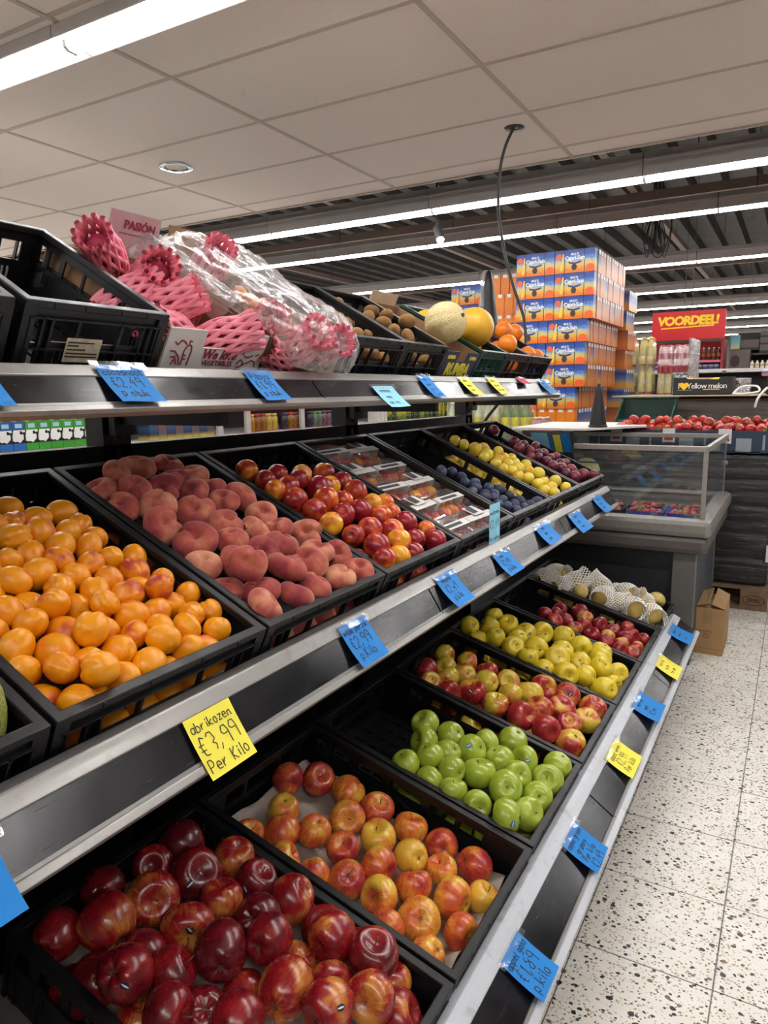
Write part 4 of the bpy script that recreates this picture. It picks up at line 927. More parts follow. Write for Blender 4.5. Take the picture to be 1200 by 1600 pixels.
# pink foam nets
NP = [net_mesh('foam_net_pink%d' % k, PNET, .040, .150, 12, .0062, .7+.5*k, 12, 6, .42) for k in range(2)]
DF = plain('pitaya_skin', '#b03055', .5)
PITA = blob(stone_fn(.9, .9, 1.3, 0, .2, .05, .2, 1), 16, 12).data('pitaya', DF, True)
def pink(u, y, w, rot, lb, s=1.0):
    p = local('top', 0, u, y, w)
    q = link('foam_net', NP[int(u*1000) % 2]); q.location = p; q.rotation_euler = rot; q.scale = (s, s, s)
    tag(q, lb, 'foam net', 'pink foam nets')
    a = link('pitaya', PITA); a.location = p; a.rotation_euler = rot; a.scale = (.036*s,)*3
    tag(a, 'pink fruit inside a foam net, ' + lb.split(', ')[-1], 'fruit', 'pink netted fruit')
LB1 = 'pink foam net around fruit, in the white carton'
for u, y, w, r in ((.30, 1.075, .155, (1.2, .3, .5)), (.20, 1.13, .155, (.9, 1.3, .4)), (.12, 1.115, .125, (.4, 1.2, .9)), (.035, 1.215, .098, (.3, 1.25, 1.3)), (.06, 1.075, .09, (1.4, .2, .3)), (.17, 1.06, .11, (.6, .9, 2.0)), (.2, 1.24, .08, (1.1, .5, 1.0)), (.3, 1.2, .1, (.2, 1.3, .2))): pink(u, y, w, r, LB1)
LB2 = 'pink foam net around fruit, inside the clear bag'
c2 = carton('brown_carton', 'brown open carton under the clear plastic bag', 'top', 1.325, .30, .40, .13, BROWNC, (.05, .25, .05, .131))
fl = MB().box(-.004, 0, 0, .26, 0, .09).obj('flap', BROWNC, c2); fl.location = (-.395, .02, .13); fl.rotation_euler = (0, -.3, 0)
for u, y, w, r in ((.02, 1.38, .075, (1.3, .2, .2)), (.03, 1.46, .085, (.3, 1.2, .2)), (.04, 1.55, .08, (1.2, .4, .7)), (-.015, 1.42, .12, (.5, 1.1, .4)), (-.01, 1.52, .12, (1.0, 1.3, .8)), (.08, 1.40, .11, (.8, .9, .3)), (.33, 1.42, .17, (.4, 1.1, .1))): pink(u, y, w, r, LB2)
for u, y in ((.32, 1.55), (.27, 1.54), (.21, 1.5), (.255, 1.58), (.21, 1.555), (.175, 1.50), (.2, 1.60), (.16, 1.56)):
    o = link('small_apricot', MESH['apricot'][0]); o.scale = (.026,)*3; o.location = local('top', 0, u, y, .105); o.rotation_euler = orient('apricot', 0)
    tag(o, 'small apricot in the brown carton under the clear bag', 'apricot', 'apricots under the clear bag')
# clear crumpled bag
def bag(name, label, prof, yf, seed, amp, mat):
    ns, nt = 60, 64; mb = MB(); P = bez([(a, 0, b) for a, b in prof], 12); m = len(P)-1
    for j in range(nt+1):
        t_ = j/nt; k = t_*m; i0 = min(int(k), m-1); p = P[i0].lerp(P[i0+1], k-i0); y0, y1 = yf(t_)
        d = (P[min(i0+1, m)]-P[max(i0-1, 0)]); n = Vector((-d.z, 0, d.x)).normalized()
        if n.x + n.z < 0: n = -n
        for i in range(ns+1):
            s = i/ns; q = Vector((s*7, t_*9, seed))
            rid = 1-abs(noise.noise(q*1.1))*2; rid2 = 1-abs(noise.noise(q*2.6+Vector((9, 3, 1))))*2; rid3 = noise.noise(q*6)
            bow = -.055*abs(2*s-1)**3
            off = amp*(rid*.9+rid2*.5+rid3*.2) + bow
            mb.v.append((p.x+n.x*off, y0+(y1-y0)*s + amp*.6*noise.noise(q*2+Vector((3, 3, 3))), p.z+n.z*off))
    for j in range(nt):
        for i in range(ns): a = j*(ns+1)+i; mb.f.append((a, a+1, a+ns+2, a+ns+1)); mb.mi.append(0)
    o = mb.obj(name, mat, None, True)
    return tag(o, label, 'plastic bag')
def film_mat(name, white, gloss, rough, bump=.5, scale=26, tint=(1, 1, 1)):
    t = NT(name); co = t.coord()
    n = t.noise(co, scale, 5, .65, .6); rd = t.math('ABSOLUTE', t.math('SUBTRACT', n, .5))
    bp = t.add('ShaderNodeBump'); bp.inputs['Strength'].default_value = bump; bp.inputs['Distance'].default_value = .01; t.link(rd, bp.inputs['Height'])
    tr = t.add('ShaderNodeBsdfTransparent'); tr.inputs[0].default_value = (*tint, 1)
    gl = t.add('ShaderNodeBsdfGlossy'); gl.inputs[1].default_value = rough; t.link(bp.outputs[0], gl.inputs['Normal'])
    df = t.add('ShaderNodeBsdfDiffuse'); df.inputs[0].default_value = (.85, .83, .84, 1); t.link(bp.outputs[0], df.inputs['Normal'])
    lw = t.add('ShaderNodeLayerWeight'); lw.inputs[0].default_value = .4; t.link(bp.outputs[0], lw.inputs['Normal'])
    m1 = t.add('ShaderNodeMixShader'); t.link(t.math('ADD', t.math('MULTIPLY', lw.outputs['Facing'], gloss), gloss*.35), m1.inputs[0]); t.link(tr.outputs[0], m1.inputs[1]); t.link(gl.outputs[0], m1.inputs[2])
    m2 = t.add('ShaderNodeMixShader'); t.link(t.math('ADD', t.math('MULTIPLY', t.ramp(rd, [(.0, 1.0), (.06, 0.0)]), white*2.2), white), m2.inputs[0]); t.link(m1.outputs[0], m2.inputs[1]); t.link(df.outputs[0], m2.inputs[2])
    t.link(m2.outputs[0], t.out.inputs[0]); return t.m
FILM = film_mat('bag_film', .085, .26, .2)
bag('plastic_bag', 'crumpled clear plastic bag draped over pink netted fruit', [(-1.47, 1.60), (-1.43, 1.675), (-1.37, 1.70), (-1.29, 1.665), (-1.2, 1.60), (-1.11, 1.545), (-1.035, 1.505), (-.99, 1.455), (-.982, 1.40), (-1.0, 1.352)],
    lambda t_: (1.30-.06*math.sin(t_*PI)+.05*t_, 1.655-.03*t_ + .02*math.sin(t_*PI)), 4, .011, FILM)
bag('plastic_bag', 'sheet of clear film folded over the corner of the white carton', [(-1.46, 1.66), (-1.40, 1.685), (-1.33, 1.655), (-1.25, 1.595), (-1.17, 1.545), (-1.10, 1.50)],
    lambda t_: (1.21+.02*t_, 1.36-.02*t_), 9, .007, FILM)
# kiwis
for i, (u, y, w) in enumerate(((.15, 1.84, .12), (.09, 1.81, .12), (.045, 1.735, .11), (.035, 1.79, .085), (.04, 1.86, .085), (.2, 1.87, .12), (.16, 1.75, .07), (.25, 1.80, .07), (.10, 1.90, .08), (.035, 1.92, .075), (.3, 1.88, .08), (.1, 1.73, .06))):
    o = link('kiwi', MESH['kiwi'][i % 2]); o.scale = (.0245,)*3; o.location = local('top', 0, u, y, w); o.rotation_euler = orient('kiwi', i); tag(o, 'brown fuzzy kiwi in the crate next to the clear bag', 'kiwi', 'kiwis in the nearer crate')
for i, (u, y, w) in enumerate(((.33, 2.03, .12), (.25, 2.11, .125), (.30, 2.20, .13), (.245, 2.21, .14), (.20, 2.13, .13), (.14, 2.11, .13), (.165, 2.215, .16), (.115, 2.17, .125), (.04, 2.09, .09), (.035, 2.04, .085), (.06, 2.21, .11), (.19, 2.05, .08), (.1, 2.04, .09), (.035, 2.2, .08), (.04, 2.14, .05), (.28, 2.06, .08))):
    o = link('kiwi', MESH['kiwi'][i % 2]); s = .030 if i == 6 else .0265; o.scale = (s, s, s); o.location = local('top', 0, u, y, w); o.rotation_euler = orient('kiwi', i); tag(o, 'brown fuzzy kiwi in the crate next to the blue melon box', 'kiwi', 'kiwis in the farther crate')
# RUMBA melon box
rb = carton('melon_box', 'dark blue RUMBA melon box with yellow lettering', 'top', 2.264, .286, .40, .135, NAVYC, (.105, .185, .10, .136))
lettering('RUMBA', .062, YINK, (.0012, .143, .068), X1, Z1, rb, bold=.003, space=.95)
for a in (.05, .235): lettering('RUMBA', .018, YINK, (.0012, a, .115), X1, Z1, rb, bold=.0006)
TANC = plain('tan_cardboard', '#b79e84', .85)
MB().box(-.40, -.02, .0, .006, .13, .15).obj('flap', TANC, rb)
f2 = MB().box(-.005, 0, 0, .19, 0, .045).obj('flap', TANC, rb); f2.location = (-.395, .06, .133); f2.rotation_euler = (0, -.1, 0)
MEL = skin('skin_netted_melon', '#d3bf86', '#c9b478', '#b7a062', .1, 1.0, .1, .7, netted='#e0d3ab', coat=0)
YEL = skin('skin_yellow_melon', '#e0ae30', '#d9a32a', '#cf9422', .1, 1.0, .12, .45, coat=.05)
def melon_fn(ribs, sz):
    def fn(a, p): k = 1-.05*ribs*(1-abs(math.sin(5*a)))**2*math.sin(p); return Vector((math.sin(p)*math.cos(a)*k, math.sin(p)*math.sin(a)*k, math.cos(p)*sz))
    return fn
o = blob(melon_fn(1, 1.04), 60, 24).obj('netted_melon', MEL, None, True, loc=local('top', 0, .145, 2.46, .185), rot=(.5, 1.25, .3)); o.scale = (.076,)*3
tag(o, 'pale netted cantaloupe melon in the blue melon box', 'melon')
MB().tube([(0, 0, 1.0), (.02, 0, 1.12)], .09, 8).obj('stem', STEM, o)
o = blob(melon_fn(0, 1.08), 32, 20).obj('yellow_melon', YEL, None, True, loc=local('top', 0, .15, 2.745, .185), rot=(1.2, .4, .3)); o.scale = (.078,)*3
tag(o, 'round yellow honey melon in the green crate', 'melon')
o = blob(melon_fn(0, 1.08), 24, 16).obj('yellow_melon', YEL, None, True, loc=local('top', 0, .30, 2.66, .10), rot=(.2, .4, .3)); o.scale = (.07,)*3
tag(o, 'yellow melon half hidden behind the cantaloupe', 'melon')
for i, (u, y, w, s) in enumerate(((.28, 2.93, .17, .036), (.32, 3.1, .18, .040), (.30, 2.82, .16, .034), (.19, 3.17, .18, .042), (.08, 2.99, .16, .042), (.20, 3.34, .18, .041), (.06, 3.24, .13, .041), (.05, 3.34, .13, .039), (.045, 3.04, .085, .036), (.05, 2.92, .08, .037), (.14, 3.08, .11, .04), (.04, 3.19, .06, .036), (.12, 3.32, .09, .04), (.22, 3.24, .1, .04), (.2, 2.95, .09, .04))):
    o = link('orange', MESH['orange'][i % 2]); o.scale = (s, s, s); o.location = local('top', 0, u, y, w); o.rotation_euler = orient('kiwi', i); tag(o, 'bright orange at the far end of the top shelf', 'orange', 'oranges on the top shelf')
# melon in the cut-off crate of the middle shelf
GM = skin('skin_green_melon', '#8d9440', '#7a8434', '#5f6c2c', .1, 1.0, .4, .5, netted='#a5a558', coat=0)
o = blob(melon_fn(0, 1.2), 32, 20).obj('green_melon', GM, None, True, loc=local('mid', YM-PIT, .094, .309, .108), rot=(0, .43, .1)); o.scale = (.083,)*3
tag(o, 'mottled green melon at the left edge of the picture', 'melon')

# ================================================================== FLY FANS
def fly_fan(name, label, loc, h, w, blades):
    o = thing(name, label, 'fly fan', loc); m = plain('fan_black', '#141416', .5); mb = MB(); prof = [(.5, 0), (.5, .06), (.44, .2), (.2, .85), (.12, 1.0)]
    pr_ = [(w*a, h*b) for a, b in prof]; mb.lathe(pr_, 20); mb.obj('cone', m, o, True)
    MB().lathe([(w*.56, 0), (w*.56, .008), (w*.5, .012)], 20).obj('base', m, o)
    if blades:
        GB = clear('fan_blade', white=.06, gloss=.08, rough=.1)
        for s in (-1, 1):
            pts = bez([(0, 0, h*1.0), (0, s*w*.28, h*.99), (0, s*w*.52, h*.84), (0, s*w*.6, h*.5)], 6)
            b = MB()
            for a, c in zip(pts, pts[1:]): b.bar(a, c, .02, .0012, (0, 1, 0))
            b.obj('blade', GB, o)
    return o
fly_fan('fly_fan', 'black cone shaped fly fan standing behind the oranges', (-1.40, 3.50, 1.52), .375, .135, True)
fly_fan('fly_fan', 'black cone shaped fly fan on the white board', (-1.02, 4.30, 1.086), .25, .098, False)
# ================================================================== CHILLER ISLAND
GREY = metal('chiller_grey', '#86827f', .4, .3); DKG = plain('chiller_dark', '#2d2f34', .4, .1); BLUEG = plain('chiller_side', '#3b4350', .45, .2)
GLASS = clear('glass_pane', (.93, .96, .96), .012, .16, .02)
IX0, IX1, IY0, IY1 = -2.10, -.30, 3.46, 4.56
ch = thing('chiller_island', 'grey open chiller island with glass sides', 'chiller', (0, 0, 0))
def rr_rail(x0, x1, y0, y1, z0, z1, nm, mat): return MB().box(x0, x1, y0, y1, z0, z1).obj(nm, mat, ch, bevel=min(abs(y1-y0), abs(x1-x0), z1-z0)*.3)
rr_rail(IX0, IX1, IY0, IY0+.085, .625, .71, 'bumper', GREY); rr_rail(IX0, IX1, IY1-.085, IY1, .625, .71, 'bumper', GREY)
rr_rail(IX1-.085, IX1, IY0+.02, IY1-.02, .627, .712, 'bumper', GREY); rr_rail(IX0, IX0+.085, IY0+.02, IY1-.02, .627, .712, 'bumper', GREY)
rr_rail(IX0+.015, IX1-.015, IY0+.012, IY1-.012, .545, .63, 'skirt', plain('chiller_skirt', '#575250', .45, .15))
MB().box(IX0+.12, IX1-.09, IY0+.10, IY1-.08, .08, .55).obj('body', DKG, ch)
MB().box(IX1-.09, IX1-.068, IY0+.13, IY1-.1, .05, .55).obj('side_panel', BLUEG, ch)
for x in (IX1-.165, IX0+.07):
    for y in (IY0+.055, IY1-.14):
        MB().box(x, x+.10, y, y+.08, 0, .546).obj('leg', plain('chiller_leg', '#62615f', .45, .2), ch, bevel=.004)
MB().box(IX1-.0655, IX1-.060, IY0+.055, IY0+.063, .02, .545).obj('trim', ALU, ch)
MB().box(IX0+.07, IX1-.07, IY0+.07, IY1-.07, .63, .662).obj('inner_tray', plain('tray_grey', '#5b5856', .4, .3), ch)
gx0, gx1, gy0, gy1, gz = IX0+.045, IX1-.043, IY0+.043, IY1-.043, 1.03
POST = metal('post_alu', '#9a938e', .4, .4)
for x in (gx0, gx1):
    for y in (gy0, gy1):
        w = .012 if y == gy0 else .004
        MB().box(x-w, x+w*.6, y-w*.6, y+w, .70, gz).obj('post', POST, ch)
for (a, b, nm) in (((gx0, gy0), (gx1, gy0), 'r'), ((gx1, gy0), (gx1, gy1), 'r'), ((gx0, gy1), (gx1, gy1), 'r'), ((gx0, gy0), (gx0, gy1), 'r')):
    MB().bar((*a, gz), (*b, gz), .02, .026).obj('top_rail', POST, ch, bevel=.003)
    MB().bar((*a, .865), (*b, .865), .004, .318).obj('glass_pane', GLASS, ch)
MB().tube([(gx1+.004, gy1-.012, .88), (gx1+.012, gy1-.012, .88)], .012, 12).obj('pane_clip', POST, ch)
for k in range(4): MB().box(IX0+.1, IX1-.1, IY1-.16, IY1-.15, .74+k*.06, .75+k*.06).obj('inner_slat', DKG, ch)
for x in (-.56, -.37): MB().bar((x, gy0+.03, .66), (x, gy0+.03, .72), .006, .03).obj('divider', plain('divider_steel', '#88847f', .3, .8), ch)
# berry punnets
BLU = plain('punnet_blue', '#1f35a8', .35); BKP = plain('punnet_black', '#16161a', .4); GRN = plain('leaf_green', '#4c7a2c', .6)
def tray_mesh(W, D, H, mat, nm):
    mb = MB(); t_ = .0025
    def ring(k, z): return [(-W/2*k, -D/2*k, z), (W/2*k, -D/2*k, z), (W/2*k, D/2*k, z), (-W/2*k, D/2*k, z)]
    r = [ring(.82, 0), ring(1, H), ring(.97, H), ring(.79, t_)]
    for q in r: mb.v += q
    for a in range(3):
        for k in range(4): mb.f.append((a*4+k, a*4+(k+1) % 4, a*4+4+(k+1) % 4, a*4+4+k)); mb.mi.append(0)
    mb.f.append((3, 2, 1, 0)); mb.f.append((12, 13, 14, 15)); mb.mi += [0, 0]
    for k in range(9):
        x = -W*.42+k*W*.105; mb.bar((x*.84, -D*.42, .004), (x, -D*.5-.001, H*.95), .004, .002)
    return mb.data(nm, mat)
TB, TK = tray_mesh(.17, .13, .055, BLU, 'tray_blue'), tray_mesh(.17, .13, .055, BKP, 'tray_black')
SBM = blob(lambda a, p: Vector((math.sin(p)*math.cos(a)*(1-.22*(1-math.cos(p))), math.sin(p)*math.sin(a)*(1-.22*(1-math.cos(p))), math.cos(p)*1.1)), 12, 9).data('strawberry', SK['strawberry'], True)
lf = MB()
for k in range(6): a = k*PI/3; lf.bar((0, 0, 1.08), (.75*math.cos(a), .75*math.sin(a), 1.0), .3, .05)
LFM = lf.data('leaf_cap', GRN)
spots = [(-.43, 3.63, 1, 'blue punnet of strawberries beside the chiller corner post'), (-.61, 3.63, 1, 'blue punnet of strawberries left of the corner one'), (-.80, 3.63, 0, 'black punnet of strawberries next to the shelf end'), (-.45, 3.79, 1, 'second-row punnet of strawberries near the chiller corner'), (-.64, 3.79, 0, 'second-row black punnet of strawberries in the middle'), (-.83, 3.79, 0, 'second-row black punnet of strawberries near the shelf end')]
for x, y, b, lb in spots:
    o = thing('berry_punnet', lb, 'punnet', (x, y, .664), (0, 0, random.uniform(-.08, .08)), 'berry punnets'); link('tray', TB if b else TK, o)
    for k in range(14):
        q = link('strawberry', SBM); s = random.uniform(.014, .018); q.scale = (s, s, s)
        q.location = (x-.06+(k % 5)*.03+random.uniform(-.006, .006), y-.036+(k//5)*.034+random.uniform(-.006, .006), .664+.045+random.uniform(0, .014)); q.rotation_euler = (random.uniform(.6, 2.4), 0, random.uniform(0, 6.28))
        tag(q, 'ripe strawberry in a punnet inside the chiller', 'strawberry', 'strawberries in the chiller'); link('leaf_cap', LFM, q)
o = thing('salad_tub', 'small white packet lying inside the chiller by the shelf end', 'packet', (-1.0, 3.66, .664))
blob(lambda a, p: Vector((math.sin(p)*math.cos(a)*.09*(1+.1*math.sin(5*a)), math.sin(p)*math.sin(a)*.06, .055+math.cos(p)*.055*(1+.15*math.sin(3*a)))), 18, 12).obj('bag', plain('white_plastic', '#c6c4bd', .3), o, True)
MB().box(-.06, .05, -.062, -.058, .01, .05).obj('paper_label', BAND, o)
o = thing('melon_half', 'halved pale melon under film seen through the glass', 'melon', (-1.13, 4.50, .80))
MB().lathe([(.0, -.03), (.05, -.028), (.082, -.01), (.085, .0), (.0, .0)], 24).obj('flesh', plain('melon_flesh', '#cfd08a', .5), o, True).rotation_euler = (1.35, 0, 0)
# price holder at the shelf end
ph = thing('price_holder', 'clear sloping holder with yellow and blue price notes', 'price holder', (-1.06, 3.40, 1.03))
def sl(x, b, n=0): return Vector((x, -.02+b*.6*.12+n*-.7, .06-b*.09+n*.7))
def sheet(mb, x0, x1, b0, b1, n): mb.quadbox([sl(x0, b0, n), sl(x1, b0, n), sl(x1, b1, n), sl(x0, b1, n), sl(x0, b0, n+.0006), sl(x1, b0, n+.0006), sl(x1, b1, n+.0006), sl(x0, b1, n+.0006)])
for x0, x1, b0, b1, n, m, nm in ((-.13, .13, -.25, 1.15, .0, TAPE, 'sleeve'), (-.115, -.05, .15, 1.1, .001, NOTE['yellow'], 'note'), (-.06, .02, -.1, .9, .0018, NOTE['light'], 'note'), (-.01, .04, .1, 1.05, .001, NOTE['blue'], 'note'), (.045, .08, .0, 1.1, .001, NOTE['yellow'], 'note'), (.085, .125, -.1, .95, .001, NOTE['blue'], 'note')):
    mb = MB(); sheet(mb, x0, x1, b0, b1, n); mb.obj(nm, m, ph)
MB().box(-.13, .13, .05, .054, -.06, .075).obj('back_plate', BLKM, ph)
MB().box(-.02, .02, .05, .06, -.38, -.05).obj('post', BLKM, ph)

# ================================================================== CARDBOARD BOX ON THE FLOOR
cb_ = thing('cardboard_box', 'brown cardboard box standing on the floor by the chiller leg', 'box', (-.385, 3.715, 0))
KRAFT = plain('kraft_board', '#a17f58', .85, var=.07, scale=16); KRD = plain('kraft_print', '#6a5236', .85)
MB().box(0, .145, 0, .29, 0, .235).obj('body', KRAFT, cb_)
def flap(P, nm='flap'): a = [Vector(p) for p in P]; n = (a[1]-a[0]).cross(a[3]-a[0]).normalized()*.003; MB().quadbox(a+[q+n for q in a]).obj(nm, KRAFT, cb_)
flap([(0, 0, .236), (.075, 0, .262), (.07, .29, .266), (0, .29, .238)]); flap([(.145, 0, .236), (.145, .29, .238), (.085, .29, .268), (.085, 0, .256)])
MB().quadbox([(.052, -.002, .255), (.072, -.002, .2585), (.068, .29, .2645), (.05, .29, .26), (.052, -.002, .258), (.072, -.002, .2625), (.068, .29, .2685), (.05, .29, .263)]).obj('packing_tape', plain('brown_tape', '#8d744f', .35), cb_)
MB().box(.05, .09, -.0012, .0, .16, .235).obj('packing_tape', MC['brown_tape'], cb_)
lettering('EURO BOX', .014, KRD, (.055, -.0008, .118), (1, 0, 0), (0, 0, 1), cb_)
rc = MB()
for k in range(3):
    a = k*2*PI/3+PI/2; p = [Vector((.066+.011*math.cos(a+d), -.0008, .094+.011*math.sin(a+d))) for d in (-.7, .2, .8)]
    rc.bar(p[0], p[1], .004, .0006, (0, 1, 0)); rc.bar(p[1], p[2], .004, .0006, (0, 1, 0))
rc.obj('recycling_mark', KRD, cb_)
MB().box(.0, .145, -.0006, .0, .03, .0315).obj('crease', KRD, cb_)

# ================================================================== PALLET WITH BLACK FILM AND TOMATO CARTONS
WOOD = plain('pallet_wood', '#7a624c', .85, var=.18, scale=25); WOODP = plain('burnt_mark', '#3c2f25', .9)
PX0, PX1, PY0, PY1 = -1.28, -.078, 4.605, 5.40
pl = thing('pallet', 'wooden pallet under the black film load, EPAL block showing', 'pallet')
for y in (PY0, PY0+.35, PY1-.1): MB().box(PX0, PX1, y, y+.1, 0, .022).obj('bottom_board', WOOD, pl)
for x in (PX0, (PX0+PX1)/2-.07, PX1-.145):
    for y in (PY0, PY0+.35, PY1-.1): MB().box(x, x+.145, y, y+.1, .022, .10).obj('block', WOOD, pl)
for k in range(5): MB().box(PX0, PX1, PY0+k*.165, PY0+k*.165+.13, .122, .144).obj('top_board', WOOD, pl)
for x in (PX0, (PX0+PX1)/2-.07, PX1-.145): MB().box(x, x+.145, PY0, PY1, .10, .122).obj('cross_board', WOOD, pl)
el = MB(); cx, cz = PX1-.073, .061
for k in range(24):
    a, b = k*2*PI/24, (k+1)*2*PI/24
    el.bar((cx+.058*math.cos(a), PY0-.0008, cz+.03*math.sin(a)), (cx+.058*math.cos(b), PY0-.0008, cz+.03*math.sin(b)), .004, .001, (0, 1, 0))
el.obj('stamp_ring', WOODP, pl); lettering('EPAL', .032, WOODP, (cx, PY0-.0012, cz), (1, 0, 0), (0, 0, 1), pl, 'stamp', bold=.0008)
def film_load(name, label, x0, x1, y0, y1, z0, z1, mat, amp, seed, cat='pallet load', nz=60):
    """Stacked goods wound tight in stretch film: a block whose skin is drawn into level pleats."""
    mb = MB(); nx, ny = 26, 18; per = [(x0+(x1-x0)*i/nx, y0) for i in range(nx)]+[(x1, y0+(y1-y0)*i/ny) for i in range(ny)]+[(x1-(x1-x0)*i/nx, y1) for i in range(nx)]+[(x0, y1-(y1-y0)*i/ny) for i in range(ny)]
    k = len(per); cx, cy = (x0+x1)/2, (y0+y1)/2
    for j in range(nz+1):
        z = z0+(z1-z0)*j/nz
        for i, (x, y) in enumerate(per):
            n = noise.noise(Vector((x*1.5+seed, y*1.5, z*38)))+.6*noise.noise(Vector((x*5, y*5+seed, z*80)))
            lay = .012*(1 if (z-z0) % .155 < .012 else 0)
            o = amp*n - lay - amp*1.4; dx = -1 if x == x0 else 1 if x == x1 else 0; dy = -1 if y == y0 else 1 if y == y1 else 0
            mb.v.append((x+dx*o, y+dy*o, z))
    for j in range(nz):
        for i in range(k): mb.f.append((j*k+i, j*k+(i+1) % k, (j+1)*k+(i+1) % k, (j+1)*k+i)); mb.mi.append(0)
    mb.f.append(tuple(nz*k+i for i in range(k))); mb.f.append(tuple(range(k-1, -1, -1))); mb.mi += [0, 0]
    return tag(mb.obj(name, mat, None, True), label, cat)
def wrap_mat(name, col, hi, rough):
    t = NT(name); p = t.pos(); n = t.noise(t.mapping(p, (2.2, 2.2, 55), rot=(.03, .05, 0)), 1.0, 6, .7); m = t.noise(t.mapping(p, (3, 3, 22), rot=(0, .1, 0)), 1.0, 4, .6)
    t.set(t.mix(t.ramp(n, [(.55, 0.0), (.72, .5)]), lin(col), lin(hi)), t.ramp(m, [(.3, rough-.1), (.7, rough+.25)]), 0, .6)
    t.bump(n, .5, .01); return t.m
WRAPB = wrap_mat('black_stretch_film', '#161619', '#8a8680', .2); WRAPT = wrap_mat('brown_stretch_film', '#5d5149', '#9c9188', .3)
film_load('wrapped_crates', 'stack of crates wound in black stretch film under the tomatoes', PX0+.01, PX1-.005, PY0+.01, PY1-.01, .146, .925, WRAPB, .007, 3)
lb_ = MB().quadbox([(-.105, 4.597, .30), (-.075, 4.597, .30), (-.075, 4.597, .40), (-.105, 4.597, .40), (-.105, 4.599, .30), (-.075, 4.599, .30), (-.075, 4.599, .40), (-.105, 4.599, .40)]).obj('shipping_label', BAND)
tag(lb_, 'white shipping label stuck on the black film near the floor', 'label')
NAVB = plain('navy_board', '#26394f', .6); RINK = plain('red_ink', '#a8322c', .6); GLAB = plain('grey_label', '#8e98a0', .6)
CW = .308
def tomato_carton(x, lb):
    o = thing('tomato_carton', lb, 'carton', (x, PY0+.005, .928), group='tomato cartons'); t_ = .004; W, D, H = CW-.004, .40, .128
    MB().box(0, W, 0, D, 0, t_).obj('base', NAVB, o)
    MB().holes(W, H, t_, [(.07, .13, .0, .012), (.20, .26, .0, .012)], lambda a, b, c: (a, c, b)).obj('front_panel', NAVB, o)
    MB().box(0, W, D-t_, D, 0, H).obj('back_panel', NAVB, o)
    for xx in (0, W-t_): MB().box(xx, xx+t_, t_, D-t_, 0, H+.0).obj('side_panel', NAVB, o)
    MB().prism([(.04, .138), (.11, .138), (.11, .052), (.075, .056), (.04, .052)], -.0012, 0, 'y').obj('label', BAND, o)
    MB().prism([(.05, .078), (.054, .083), (.096, .083), (.10, .078), (.10, .07), (.096, .066), (.054, .066), (.05, .07)], -.0018, -.0012, 'y').obj('label_print', RINK, o)
    MB().box(.135, .215, -.0012, 0, .01, .085).obj('info_label', GLAB, o)
    MB().box(.272, .284, -.001, 0, .02, .105).obj('printed_line', GLAB, o)
    return o
for k, lb in enumerate(('blue tomato carton covered by the white board', 'blue tomato carton right of the white board', 'blue tomato carton in the middle of the row', 'blue tomato carton behind the chiller corner', 'blue tomato carton at the right picture edge')): tomato_carton(-1.36+k*CW, lb)
cal = MB()
for k in range(5): a = k*2*PI/5; cal.bar((0, 0, .66), (.5*math.cos(a), .5*math.sin(a), .70), .13, .05)
cal.tube([(0, 0, .62), (.05, .02, .95), (.2, .05, 1.1)], .05, 5); CALM = cal.data('calyx', GRN)
TP = []
rg = random.Random(5)
for i in range(17):
    for j in range(6):
        x = -.965+i*.056+rg.uniform(-.012, .012); y = PY0+.05+j*.062+rg.uniform(-.01, .01)
        if x > .10: continue
        TP.append((x, y, 1.052+rg.uniform(0, .016)+(.014 if j else 0), rg.uniform(.029, .036)))
for i in range(13): TP.append((-.88+i*.062+rg.uniform(-.02, .02), PY0+.10+rg.uniform(0, .12), 1.098+rg.uniform(0, .014), rg.uniform(.030, .036)))
for i, (x, y, z, s) in enumerate(TP):
    o = link('tomato', MESH['tomato'][i % 2]); o.location = (x, y, z); o.scale = (s, s, s); o.rotation_euler = (rg.uniform(-1.1, 1.1), rg.uniform(-1.1, 1.1), rg.uniform(0, 6.28))
    tag(o, 'ripe red vine tomato heaped in the blue cartons', 'tomato', 'tomatoes in the blue cartons'); link('calyx', CALM, o)
WB = plain('white_board', '#d8d4d0', .6, var=.03)
mb = MB().prism([(-1.50, 4.16), (-1.05, 4.12), (-.80, 4.62), (-.92, 5.0), (-1.5, 5.0)], 1.071, 1.083, 'z'); tag(mb.obj('white_board', WB), 'white board lying over the chiller and a carton', 'board')
o = thing('dark_green_crate', 'dark green crate lid standing behind the tomatoes', 'crate', (-1.09, 5.02, 1.075))
MB().box(0, .365, .3, .31, .0, .165).obj('back_wall', CRG, o); MB().quadbox([(.02, 0, 0), (.345, 0, 0), (.365, .3, .0), (0, .3, 0), (.02, 0, .02), (.345, 0, .02), (.365, .3, .02), (0, .3, .02)]).obj('base', CRG, o)
MB().box(-.005, .37, .285, .325, .16, .172).obj('rim', CRG, o, bevel=.004)
for xx in (0, .355): MB().prism([(0, .0), (.3, .0), (.3, .165)], xx, xx+.01, 'x').obj('side_wall', CRG, o)

